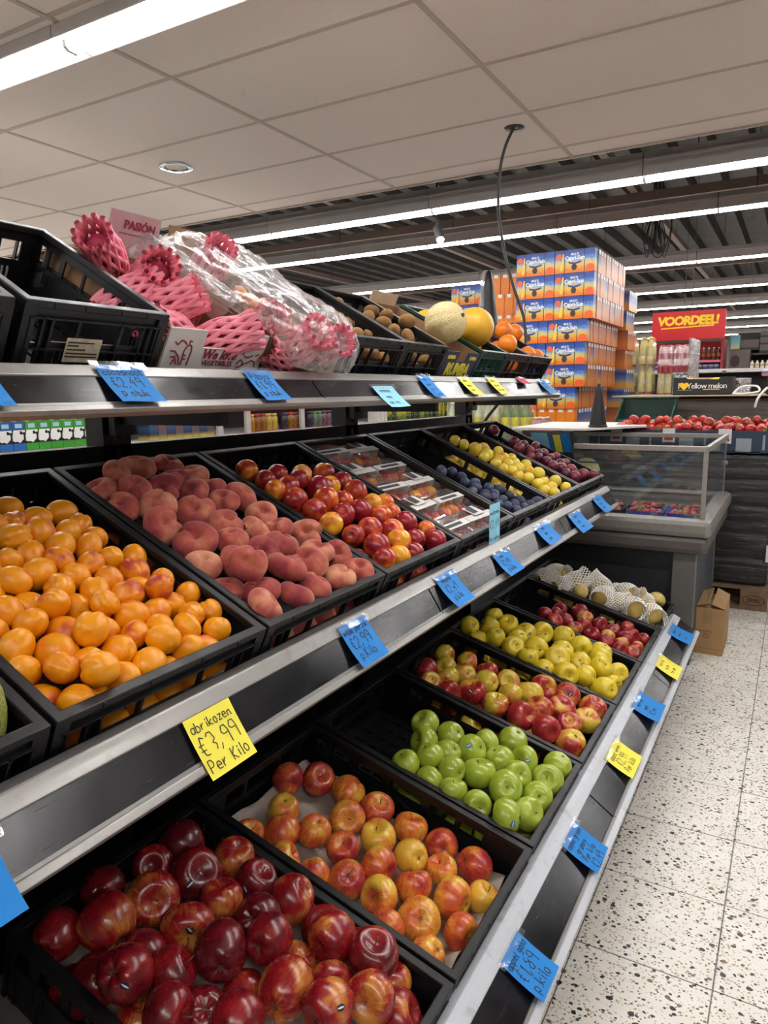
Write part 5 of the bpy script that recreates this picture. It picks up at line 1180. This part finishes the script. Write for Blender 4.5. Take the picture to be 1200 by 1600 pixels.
# ================================================================== SECOND LOAD WITH MELON BOXES
film_load('wrapped_load', 'brown load in clear stretch film behind the tomatoes', -.82, .55, 5.55, 6.35, .0, 1.245, WRAPT, .006, 8)
mb = MB().box(-1.2, .6, 5.46, 6.4, 1.247, 1.255); tag(mb.obj('cardboard_sheet', plain('cardboard_sheet', '#b8a183', .85)), 'flat cardboard sheet under the yellow melon boxes', 'cardboard')
BKC = plain('black_carton', '#1b1b1c', .6); WINK = plain('white_ink', '#dcdcd8', .6); YHEART = plain('yellow_heart', '#f0b81c', .6); FLESH = plain('inner_board', '#b8a08a', .8)
def heart(s, m, o, parent):
    P = []
    for k in range(24):
        a = 2*PI*k/24; P.append((s*.06*16*math.sin(a)**3, s*.06*(13*math.cos(a)-5*math.cos(2*a)-2*math.cos(3*a)-math.cos(4*a))))
    q = MB().prism(P, -.001, 0, 'y').obj('heart', m, parent); q.location = o
def melon_carton(x, lb, w=.385):
    o = thing('yellow_melon_carton', lb, 'carton', (x, 5.60, 1.256), group='yellow melon cartons'); H = .125
    MB().box(0, w, 0, .30, 0, .005).obj('base', BKC, o)
    MB().prism([(0, 0), (w, 0), (w, H), (w*.82, H), (w*.77, H*.86), (w*.26, H*.9), (w*.2, H), (0, H*.97)], 0, .005, 'y').obj('front_panel', BKC, o)
    MB().box(0, w, .295, .30, 0, H).obj('back_panel', FLESH, o)
    for xx in (0, w-.005): MB().box(xx, xx+.005, .005, .295, 0, H).obj('side_panel', BKC, o)
    lettering('I', .06, WINK, (w*.10, -.001, .062), (1, 0, 0), (0, 0, 1), o)
    heart(.033, YHEART, (w*.19, -.001, .064), o)
    lettering('Yellow melon', .055, WINK, (w*.58, -.001, .062), (1, 0, 0), (0, 0, 1), o, space=.86)
    MB().box(w*.52, w*.8, -.001, 0, .036, .040).obj('printed_line', YHEART, o)
    MB().box(w*.07, w*.33, -.001, 0, .034, .0355).obj('printed_line', WINK, o)
    return o
melon_carton(-.80, 'black carton reading I love Yellow melon'); melon_carton(-.20, 'black yellow melon carton cut off at the right edge')
for k in range(2):
    o = blob(melon_fn(0, 1.1), 20, 14).obj('yellow_melon', YEL, None, True, loc=(-.72+k*.19, 5.76, 1.315), rot=(1.3, .2, k)); o.scale = (.065,)*3; tag(o, 'yellow melon inside the black melon carton', 'melon', 'melons in the black carton')
tb_ = thing('paper_strap', 'loop of white plastic strap lying beside the melon carton', 'strap', (-.4, 5.5, 1.257))
MB().tube(bez([(0, 0, .004), (.05, .02, .05), (.14, .0, .055), (.16, -.02, .02), (.08, -.03, .006), (0, 0, .006)], 8), .007, 6).obj('strap', WINK, tb_, True)
sb_ = thing('white_strap', 'white plastic strap bent down over the wrapped load', 'strap', (-.22, 5.44, 1.26))
MB().tube(bez([(.05, .08, .045), (.02, .02, .03), (-.02, -.01, -.03), (-.035, -.012, -.09)], 8), .008, 6).obj('strap', WINK, sb_, True)
film_load('film_bundle', 'crumpled clear film bunched on the melon carton end', -.40, -.30, 5.62, 5.8, 1.256, 1.37, film_mat('loose_film', .12, .5, .15), .02, 5, 'film', 14)
# ================================================================== DRINKS STACK
def print_mat(name, stops, nsc=9):
    """Printed carton board: bands of ink over the height of the pack, with a lively edge."""
    t = NT(name); co = t.coord('Generated'); s = t.sep(co); n = t.noise(co, nsc, 4, .6)
    f_ = t.math('ADD', s[2], t.math('MULTIPLY', t.math('SUBTRACT', n, .5), .45))
    t.set(t.ramp(f_, stops), .4, 0, .4); return t.m
CAPM = print_mat('drink_pack_print', [(.10, lin('#cf6c1a')), (.28, lin('#d0a034')), (.45, lin('#bdb27c')), (.58, lin('#6a8ec0')), (.75, lin('#2a4f9e')), (1.0, lin('#1c357c'))])
SPIN = print_mat('drink_pack_edge', [(.0, lin('#d06a1c')), (.3, lin('#c77a3c')), (.65, lin('#a8603c')), (1.0, lin('#8a5238'))], 14)
ORNG = print_mat('orange_pack_print', [(.0, lin('#d9701a')), (.5, lin('#e07f22')), (1.0, lin('#d8741c'))], 5)
BLUP = print_mat('blue_pack_print', [(.0, lin('#d08a2a')), (.25, lin('#b8955a')), (.5, lin('#5a6f9c')), (.8, lin('#27407f')), (1.0, lin('#6a7da8'))], 14)
WTAG = plain('white_tag', '#e0dcd6', .5); BSTR = plain('black_strap', '#141418', .5); DBR = plain('dark_print', '#3a2a22', .6); OPR = plain('orange_print', '#e0561c', .5); YPR = plain('yellow_print', '#e9bd3a', .5)
NVY = plain('navy_print', '#24306e', .5)
TW, TH, TD = .322, .180, .09
CAPB = MB().box(0, TW, 0, TD, 0, TH).data('drink_pack', CAPM)
CAPS = {'strap': MB().box(TW*.24, TW*.255, -.0015, .001, 0, TH).data('strap', BSTR), 'side_strap': MB().box(TW*.74, TW*.755, -.0015, .001, 0, TH).data('side_strap', BSTR),
 'swoosh': MB().prism([(TW*.78, .008), (TW*.99, .008), (TW*.99, .05), (TW*.9, .062), (TW*.8, .05)], -.001, 0, 'y').data('swoosh', OPR),
 'sun': MB().prism([(TW*.10+.022*math.cos(k*PI/8), .13+.024*math.sin(k*PI/8)) for k in range(16)], -.001, 0, 'y').data('sun', OPR),
 'straw': MB().prism([(TW*.13, .02), (TW*.2, .02), (TW*.23, .15), (TW*.2, .15)], -.0008, 0, 'y').data('straw', YPR),
 'fruit_print': MB().prism([(TW*.49+.022*math.cos(k*PI/7), .043+.026*math.sin(k*PI/7)) for k in range(14)], -.001, 0, 'y').data('fruit_print', DBR),
 'banner': MB().prism([(TW*.33, .088), (TW*.5, .078), (TW*.68, .09), (TW*.66, .075), (TW*.5, .062), (TW*.36, .072)], -.001, 0, 'y').data('banner', NVY)}
CAPT = text_mesh('Capri-Sun', .044, WINK, bold=.0012, space=.92); CAPT2 = text_mesh('MULTI', .022, WINK, bold=.0008)
def cap_pack(x, y, z, i, where='front of the stack'):
    o = link('drink_pack', CAPB); o.location = (x, y, z)
    tag(o, 'blue printed juice pack, ' + where, 'drink pack', 'juice packs facing the front of the stack')
    for nm, me in CAPS.items(): link(nm, me, o)
    for me, zz in ((CAPT, .113), (CAPT2, .143)):
        q = link('lettering', me, o); q.matrix_local = frame_mat((TW*.5, -.0012, zz), (1, 0, 0), (0, 0, 1))
SY, STOP = 6.0, 2.425
off = [0, 0, 0, -.045, -.06, -.06, -.125, -.125, -.13, -.13, -.13]
ORD = ['top', 'second', 'third', 'fourth', 'fifth', 'sixth', 'seventh', 'eighth', 'ninth', 'tenth']
for k in range(9):
    z = STOP-(k+1)*(TH+.0025)
    for c in range(2):
        x = -1.487+off[k]-(c+1)*(TW+.006)
        if k in (7,):
            for q in range(4):
                o = link('orange_pack', MB().box(0, .078, 0, .25, 0, TH).data('orange_pack', ORNG)) if not MC.get('opk') else link('orange_pack', MC['opk'])
                MC['opk'] = o.data; o.location = (x+q*.081, SY+.01, z); tag(o, 'plain orange juice pack turned sideways, low in the stack', 'drink pack', 'orange packs low in the stack')
                MB().box(.02, .058, -.001, 0, TH*.86, TH).obj('tag', WTAG, o)
                if q % 2: MB().prism([(.045+.016*math.cos(a*PI/6), .03+.018*math.sin(a*PI/6)) for a in range(12)], -.001, 0, 'y').obj('fruit_print', NVY, o)
        else: cap_pack(x, SY, z, k, '%s column, %s layer of the tall stack' % (('right', 'left')[c], ORD[k]))
for nm, bx, lb in (('carton_block', (-2.30, -1.62, SY, SY+1.0, 0, STOP-9*(TH+.0025)-.001), 'wrapped lower part of the tall juice stack'), ('carton_block', (-1.80, -1.46, SY+1.21, SY+1.60, 0, STOP-.2-10*(TH+.0025)-.001), 'wrapped lower part of the farther juice stack'),
    ('carton_block', (-2.62, -2.305, SY+.28, SY+.6, 0, STOP-.085-8*(TH+.0025)-.001), 'wrapped lower part of the orange pack stack'), ('carton_block', (-2.96, -2.63, SY+.45, SY+.6, 0, STOP-.13-4*(TH+.003)-.001), 'wrapped lower part of the far left juice stack')):
    tag(MB().box(*bx).obj(nm, wrap_mat('block_wrap', '#7a5a3a', '#b09a80', .35) if not MC.get('bw') else MC['bw'], bevel=.006), lb, 'pallet load'); MC['bw'] = bpy.data.materials['block_wrap']
# packs turned edge-on along the aisle side
SPW = .094
SPB = MB().box(-.30, 0, 0, SPW-.004, 0, TH).data('edge_pack', SPIN); SPB2 = MB().box(-.30, 0, 0, SPW-.004, 0, TH).data('edge_pack_blue', BLUP)
TGM = MB().box(0, .001, .02, SPW-.024, TH*.82, TH).data('tag', WTAG)
for k in range(9):
    z = STOP-(k+1)*(TH+.0025)
    for q in range(11):
        o = link('edge_pack', SPB2 if ((k*7+q*5) % 11 == 0 or k == 7) else SPB); o.location = (-1.487+off[k]-.003*((q*7+k*3) % 5)/4, SY+TD+.006+q*SPW, z)
        tag(o, 'juice pack standing edge-on along the stack side, %s layer' % ORD[k], 'drink pack', 'juice packs edge-on along the stack'); link('tag', TGM, o)
for k in range(10):
    z = STOP-.20-(k+1)*(TH+.0025)
    for q in range(4):
        o = link('pouch_pack', SPB2 if k in (0, 1, 4, 5, 7) else SPB); o.location = (-1.46-.02*(k % 2), SY+1.22+q*SPW, z)
        tag(o, 'juice pack in the farther stack behind the first, %s layer' % ORD[k], 'drink pack', 'juice packs in the farther stack'); link('tag', TGM, o)
# orange packs and blue packs left of the front
OPK = MC['opk']
for k in range(8):
    z = STOP-.085-(k+1)*(TH+.0025)
    for q in range(4 if k == 0 else 5):
        if k == 0: x, y = -2.50+q*.0855, SY+.35
        else: x, y = -2.60+q*.083, SY+.28
        o = link('orange_pack', OPK); o.location = (x, y, z); tag(o, 'plain orange juice pack left of the printed packs, %s layer' % ORD[k], 'drink pack', 'orange packs left of the printed packs'); MB().box(.02, .058, -.001, 0, TH*.84, TH).obj('tag', WTAG, o)
for k in range(4): cap_pack(-2.95, SY+.45, STOP-.13-(k+1)*(TH+.003), k, 'far left column, %s layer' % ORD[k])

# ================================================================== SHRINK-WRAPPED BOTTLES
def bottle_mesh(nm, H, R, mats, n=12):
    mb = MB(); mb.lathe([(R*.8, 0), (R, H*.04), (R, H*.3)], n, mi=0, cap=True); mb.lathe([(R*1.01, H*.3), (R*1.01, H*.58)], n, mi=1, cap=False); mb.lathe([(R, H*.58), (R*.95, H*.66), (R*.42, H*.86), (R*.36, H*.9)], n, mi=0, cap=False); mb.lathe([(R*.44, H*.9), (R*.44, H*1.0)], n, mi=2)
    return mb.data(nm, mats, True)
def shiny(nm, col, r=.2): return plain(nm, col, r, var=.12)
BT = {'lemon': bottle_mesh('bottle_lemon', .30, .038, [shiny('b_clear', '#b9bf9a'), shiny('b_lab1', '#c8c050'), shiny('b_cap1', '#d8d8b0')]),
 'lime': bottle_mesh('bottle_lime', .30, .038, [shiny('b_green', '#5d7a2a'), shiny('b_lab2', '#d8cc3c'), shiny('b_cap2', '#2e5a22')]),
 'pink': bottle_mesh('bottle_pink', .20, .030, [shiny('b_pink', '#c88a86'), shiny('b_lab3', '#b86068'), shiny('b_cap3', '#d8c8b8')]),
 'yellow': bottle_mesh('bottle_yellow', .27, .034, [shiny('b_yel', '#d9cc78'), shiny('b_lab4', '#e4dca0'), shiny('b_cap4', '#d8b84a')]),
 'orange': bottle_mesh('bottle_orange', .22, .034, [shiny('b_or', '#e08a4a'), shiny('b_lab5', '#e8b08a'), shiny('b_cap5', '#d86a2a')]),
 'rose': bottle_mesh('bottle_rose', .20, .034, [shiny('b_ro', '#c9a0a0'), shiny('b_lab6', '#b86a78'), shiny('b_cap6', '#c84a5a')]),
 'mint': bottle_mesh('bottle_mint', .20, .034, [shiny('b_mi', '#a8b8a8'), shiny('b_lab7', '#5aa878'), shiny('b_cap7', '#3a8a5a')])}
SHR = clear('shrink_wrap', white=.10, gloss=.22, rough=.15)
HB = {'lemon': .30, 'lime': .30, 'pink': .20, 'yellow': .27, 'orange': .22, 'rose': .20, 'mint': .20}
RB = {'lemon': .038, 'lime': .038, 'pink': .030, 'yellow': .034, 'orange': .034, 'rose': .034, 'mint': .034}
def bottle_pack(kind, x, y, z, nx, ny, label, group):
    o = thing('bottle_pack', label, 'bottle pack', (x, y, z), group=group); R, H = RB[kind], HB[kind]
    for i in range(nx):
        for j in range(ny): q = link('bottle', BT[kind], o); q.location = (R+i*2*R, R+j*2*R, 0)
    mb = MB().quadbox([(-.002, -.002, 0), (nx*2*R+.002, -.002, 0), (nx*2*R+.002, ny*2*R+.002, 0), (-.002, ny*2*R+.002, 0), (.01, .01, H*.97), (nx*2*R-.01, .01, H*.97), (nx*2*R-.01, ny*2*R-.01, H*.97), (.01, ny*2*R-.01, H*.97)])
    mb.obj('shrink_wrap', SHR, o)
    return o
# stand of bottle packs beyond the end of the shelf
tag(MB().box(-2.6, -1.62, 5.3, 5.75, 0, .62).obj('display_plinth', plain('plinth_grey', '#54504c', .7), bevel=.01), 'low grey plinth carrying the wrapped bottles', 'plinth')
for lv in range(2):
    for k in range(3):
        bottle_pack('lime' if k == 2 and lv == 1 else 'lemon', -2.50+k*.236, 5.36, .622+lv*.302, 3, 2, 'shrink-wrapped pack of yellow drink bottles past the shelf end', 'wrapped bottle packs past the shelf end')
bottle_pack('pink', -1.785, 5.36, .90, 2, 3, 'shrink-wrapped pack of small pink bottles', None); bottle_pack('pink', -1.785, 5.36, .622, 2, 3, 'lower shrink-wrapped pack of small pink bottles', None)
tag(MB().box(0, .12, 0, .18, .0, .07).obj("cardboard_riser", KRAFT, None, loc=(-1.787, 5.36, .826)), 'cardboard riser between the pink bottle packs', 'cardboard')
# yellow and pink packs on the pallet beside the red sign
def pallet(x, y, lb):
    o = thing('pallet', lb, 'pallet', (x, y, 0))
    for q in (0, .35, .7): MB().box(0, 1.0, q, q+.1, 0, .12).obj('runner', WOOD, o)
    MB().box(0, 1.0, 0, .8, .12, .144).obj('deck', WOOD, o)
pallet(-1.75, 7.61, 'wooden pallet under the yellow and pink bottles')
tag(MB().box(-1.72, -.98, 7.62, 8.2, .145, 1.05).obj('bottle_block', wrap_mat('clear_wrap_block', '#8a7d6a', '#c8c0b0', .3)), 'lower part of the wrapped bottle pallet', 'pallet load')
yl = 'wrapped pack of pale yellow bottles beside the red shelf'; 
z = 1.052
for lv, kd in enumerate(('orange', 'yellow', 'yellow')):
    for k in range(2): bottle_pack(kd, -1.60+k*.17, 7.64, z, 2 if kd != 'orange' else 2, 3, yl if kd == 'yellow' else 'wrapped pack of orange bottles at the foot of the yellow ones', 'wrapped yellow bottles' if kd == 'yellow' else 'wrapped orange bottles')
    z += HB[kd]+.003
for k in range(2): bottle_pack('rose', -1.245+k*.145, 7.64, 1.052, 2, 3, 'wrapped pack of pink bottles under the red sign', 'wrapped pink bottles')
bottle_pack('mint', -1.10, 7.64, 1.255, 2, 3, 'wrapped pack of bottles with green caps', None); bottle_pack('yellow', -1.245, 7.64, 1.255, 2, 3, 'pale yellow bottle pack among the pink ones', None)
for lv in range(1):
    for k in range(2): bottle_pack('rose', -1.245+k*.145, 7.64, 1.53+lv*.203, 2, 3, 'wrapped pack of pink bottles under the red sign', 'wrapped pink bottles')
film_load('loose_film', 'loose crinkled film hanging off the wrapped pink bottles', -.955, -.90, 7.5, 8.0, 1.03, 1.78, film_mat('loose_film2', .14, .5, .15), .018, 7, 'film', 30)

# ================================================================== RED SALE SHELF AND SIGN
RED = plain('sign_red', '#c4141c', .4, var=.03); REDD = plain('shelf_red', '#8c1822', .5); WSH = plain('shelf_white', '#c9c4bf', .5)
sg = thing('sale_sign', 'large red hanging sign reading VOORDEEL in yellow', 'sign', (-1.55, 9.0, 1.855))
MB().box(0, .78, 0, .02, 0, .318).obj('board', RED, sg)
YSG = plain('sign_yellow', '#f2c81e', .45, var=.03)
lettering('VOORDEEL!', .135, YSG, (.385, -.001, .208), (1, 0, 0), (0, 0, 1), sg, bold=.0065, shear=.1, space=.86)
MB().quadbox([(.10, -.001, .125), (.66, -.001, .142), (.66, -.001, .156), (.10, -.001, .139), (.10, 0, .125), (.66, 0, .142), (.66, 0, .156), (.10, 0, .139)]).obj('underline', YSG, sg)
for x in (.34, .42): MB().tube([(x, .01, .31), (x, .01, 1.9)], .0025, 5).obj('wire', WIRE, sg)
rs = thing('red_shelf', 'red sale shelf unit below the hanging sign', 'shelf', (-1.60, 9.05, 0))
MB().box(0, .82, .40, .42, 0, 1.85).obj('back_panel', REDD, rs)
MB().box(.795, .82, 0, .40, 0, 1.85).obj('side_panel', REDD, rs)
for zz in (.5, .9, 1.20, 1.505, 1.612): MB().box(0, .795, 0, .40, zz-.018, zz).obj('shelf_board', REDD, rs)
MB().box(0, .795, -.008, 0, 1.594, 1.622).obj('price_rail', plain('price_rail_pink', '#c85a78', .5), rs)
WBT = bottle_mesh('wine_bottle', .15, .019, [shiny('b_dark', '#1d1712'), shiny('b_lab8', '#8a4a22'), shiny('b_cap8', '#b8b0a0')])
for k in range(15):
    o = link('dark_bottle', WBT); o.location = (-1.575+k*.053, 9.12, 1.613); tag(o, 'dark bottle with brown label on the red shelf', 'bottle', 'dark bottles on the red shelf')
BPK = print_mat('blue_bag_print', [(.0, lin('#1c2440')), (.5, lin('#3a4a80')), (.7, lin('#c8ccd8')), (1.0, lin('#22305c'))], 12)
for k in range(13):
    o = MB().box(0, .052, 0, .1, 0, .075).obj('blue_packet', BPK, bevel=.008); o.location = (-1.57+k*.058, 9.1, 1.506); tag(o, 'small blue packet on the lower red shelf', 'packet', 'blue packets on the red shelf')
# long shelf run at the right
for k in range(6):
    o = MB().lathe([(.022, 0), (.024, .004), (.024, .06), (.02, .066)], 12).obj('pink_can', shiny('can_pink', '#b8525e'), loc=(-1.22+k*.05, 7.62, 1.458)); tag(o, 'pink can between the wrapped pink bottles', 'can', 'pink cans')
rs2 = thing('grey_shelf', 'grey shelf run with cartons right of the red shelf', 'shelf', (-1.5, 8.7, 0))
MB().box(0, 3.4, 0, .34, 1.47, 1.51).obj('shelf_board', WSH, rs2, bevel=.004)
MB().box(0, 3.4, .30, .34, 0, 1.47).obj('back_panel', plain('dark_back', '#2a2625', .7), rs2); MB().box(0, 3.4, .0, .3, 1.05, 1.08).obj('shelf_board', plain('shelf_grey', '#4a4542', .6), rs2)
MB().box(.75, .79, -.004, 0, 1.46, 1.49).obj('rail_label', plain('grey_tag', '#55524f', .5), rs2)
rs3 = thing('carton_shelf', 'far shelf stacked with grey cartons at the right edge', 'shelf', (-.70, 9.5, 0))
MB().box(0, 2.6, .3, .34, 0, 1.95).obj('back_panel', MC['dark_back'], rs3)
for zz in (1.52, 1.70): MB().box(0.0, 2.6, 0, .3, zz-.02, zz).obj('shelf_board', MC['shelf_grey'], rs3)
GC = plain('grey_carton', '#6d625d', .8, var=.1); GCD = plain('grey_carton_band', '#2c3a34', .7)
o = MB().box(0, .21, 0, .25, 0, .22).obj('grey_carton', GC, loc=(-.735, 9.3, 1.515)); tag(o, 'grey carton with dark print beside the red shelf', 'carton'); MB().prism([(.03+.05*math.cos(a*PI/5)*1.0+.03, .09+.07*math.sin(a*PI/5)) for a in range(10)], -.001, 0, 'y').obj('print', DBR, o)
for k, (x, z, w, h) in enumerate(((-.64, 1.735, .19, .12), (-.44, 1.705, .2, .085), (-.44, 1.792, .2, .085), (-.22, 1.705, .2, .085), (-.22, 1.792, .2, .085), (-.44, 1.879, .2, .07), (-.0, 1.705, .2, .17), (-.22, 1.879, .2, .07))):
    o = MB().box(0, w, 0, .25, 0, h).obj('grey_carton', GC, loc=(x, 9.5, z)); tag(o, 'grey carton with green band on the far right shelf', 'carton', 'grey cartons far right'); MB().box(0, w, -.001, 0, 0, h*.25).obj('print_band', GCD, o)
TUR = print_mat('turquoise_print', [(.0, lin('#c8c070')), (.4, lin('#7ab0b0')), (1.0, lin('#4a8a98'))])
o = MB().box(0, .10, 0, .1, 0, .16).obj('turquoise_pack', TUR, loc=(-.74, 9.32, 1.74), bevel=.01); tag(o, 'turquoise packet on top of the grey carton', 'packet')
WJ = bottle_mesh('white_jar', .085, .022, [shiny('j_white', '#c8bba8'), shiny('j_lab', '#a89a88'), shiny('j_cap', '#e0dcd4')])
for k in range(16):
    o = link('white_jar', WJ); o.location = (-.48+k*.05, 9.0, 1.512); tag(o, 'small white bottle in the row on the grey shelf', 'bottle', 'white bottles on the grey shelf')
o = MB().box(0, .09, 0, .12, 0, .045).obj('blue_tub', print_mat('tub_print', [(.0, lin('#b8a8a8')), (.3, lin('#c84a4a')), (.5, lin('#2a4a8a')), (1.0, lin('#c8d0d8'))]), loc=(-.25, 5.9, 1.385), bevel=.008); tag(o, 'small blue and white tub above the melon carton', 'tub')

# ================================================================== NEXT AISLE SEEN THROUGH THE SHELF
gd = thing('far_gondola', 'shelf of the next aisle seen through the gap below the top shelf', 'shelf', (-3.2, 0, 0))
PRL = plain('rail_pink', '#c07078', .5); GPOST = plain('post_white', '#b8b4ae', .5)
MB().box(-.62, -.6, 1.2, 10.6, 0, 2.0).obj('back_panel', plain('gondola_back', '#3a3634', .7), gd)
for zz in (.62, 1.048, 1.42): MB().box(-.6, 0, 1.2, 10.6, zz-.025, zz).obj('shelf_board', WSH, gd)
MB().box(0, .008, 3.7, 5.0, 1.016, 1.052).obj('price_rail', PRL, gd); MB().box(0, .008, 2.86, 3.40, 1.165, 1.195).obj('price_rail', PRL, gd); MB().box(-.3, 0, 2.86, 3.40, 1.16, 1.166).obj('shelf_board', WSH, gd)
for y in (2.56, 3.42, 3.69, 4.30): MB().box(0, .02, y, y+.045, .2, 1.41).obj('post', GPOST, gd)
def cow():
    t = NT('cow_print'); co = t.coord(); s = t.sep(co); n = t.noise(co, 24, 1, .4)
    c = t.ramp(n, [(.47, (.9, .9, .88)), (.475, (.01, .01, .012))], 'CONSTANT')
    c = t.mix(t.math('LESS_THAN', s[2], .035), c, lin('#3f9a32')); c = t.mix(t.math('GREATER_THAN', s[2], .098), c, lin('#3f9a32')); t.set(c, .45); return t.m
def cow2(): 
    t = NT('cow_print_blue'); co = t.coord(); s = t.sep(co); n = t.noise(co, 24, 1, .4)
    c = t.ramp(n, [(.47, (.8, .8, .8)), (.475, (.01, .01, .012))], 'CONSTANT')
    c = t.mix(t.math('LESS_THAN', s[2], .035), c, lin('#2f6ab0')); c = t.mix(t.math('GREATER_THAN', s[2], .098), c, lin('#2a5a8c')); t.set(c, .45); return t.m
MK = [MB().box(-.07, 0, 0, .064, 0, .138).data('milk', cow()), MB().box(-.07, 0, 0, .064, 0, .138).data('milk_b', cow2())]
CAPW = MB().tube([(-.035, .032, .138), (-.035, .032, .15)], .012, 8).data('cap', WTAG); LOGO = MB().box(0, .001, .015, .05, .108, .128).data('logo', plain('logo_pale', '#a8c8e0', .5))
for k in range(10):
    o = link('milk_carton', MK[0 if k > 2 else 1]); o.location = (-3.2, 1.92+k*.0665, 1.05)
    tag(o, 'green milk carton with cow spots behind the shelf gap' if k > 2 else 'blue milk carton with cow spots behind the shelf gap', 'milk carton', 'green cow milk cartons' if k > 2 else 'blue cow milk cartons'); link('cap', CAPW, o); link('logo', LOGO, o)
BOXP = [print_mat('grocery_a', [(.0, lin('#d8c050')), (.3, lin('#2a3050')), (.7, lin('#3a5a80')), (1.0, lin('#28304a'))], 16), print_mat('grocery_b', [(.0, lin('#c8b040')), (.3, lin('#5a5860')), (1.0, lin('#8a4a50'))], 16)]
for k in range(8):
    o = MB().box(-.1, 0, 0, .063, 0, .10).obj('grocery_box', BOXP[k % 2], loc=(-3.2, 2.88+k*.066, 1.05)); tag(o, 'small dark grocery box under the pink price rail', 'box', 'grocery boxes in the next aisle')
JAR = [MB().lathe([(.03, 0), (.034, .01), (.034, .09), (.028, .102)], 12, mi=0).lathe([(.031, .1), (.031, .118)], 12, mi=1).data('jar%d' % k, [plain('jar_fill%d' % k, c, .25, var=.3, scale=60), plain('jar_lid%d' % k, l, .4)], True) for k, (c, l) in enumerate((('#b07a22', '#d8761c'), ('#8a5a24', '#a83c22'), ('#b89a40', '#c8a05a'), ('#3a2a3a', '#3a2a4a'), ('#5a6a5a', '#4f8a2a'), ('#6a4a5a', '#5a3a4a'), ('#a82a2a', '#c8b8a8')))]
seq = [0, 1, 1, 2, 2, None, 3, 1, 1, 3, None, 3, 4, 4, 5, 5, 3, 6, 6, 6]
for k, q in enumerate(seq):
    if q is None: continue
    o = link('preserve_jar', JAR[q]); o.location = (-3.245, 3.80+k*.062*(1.0), 1.05); tag(o, ('jar of orange preserves', 'jar of brown preserves', 'jar of yellow preserves', 'dark purple jar', 'green lidded jar', 'mauve jar', 'red tin')[q] + ' in the next aisle', 'jar', 'jars in the next aisle')
GB = [bottle_mesh('oil_bottle%d' % k, .19, .036, [shiny('o_body%d' % k, c), shiny('o_lab%d' % k, l), shiny('o_cap%d' % k, '#2a3a1a')]) for k, (c, l) in enumerate((('#3a5a1a', '#b8a828'), ('#7a8a2a', '#c8b83a'), ('#2a3a1a', '#5a6a22')))]
for k in range(26):
    o = link('green_bottle', GB[(k*5+k//3) % 3]); o.location = (-3.25, 5.72+k*.094, 1.05); tag(o, 'green and yellow bottle seen below the top shelf', 'bottle', 'green bottles in the next aisle')
for k in range(3):
    o = MB().box(-.1, 0, 0, .05, 0, .12).obj('white_packet', WTAG, loc=(-3.2, 5.45+k*.06, 1.05)); tag(o, 'white packet beside the green bottles', 'packet', 'white packets in the next aisle')
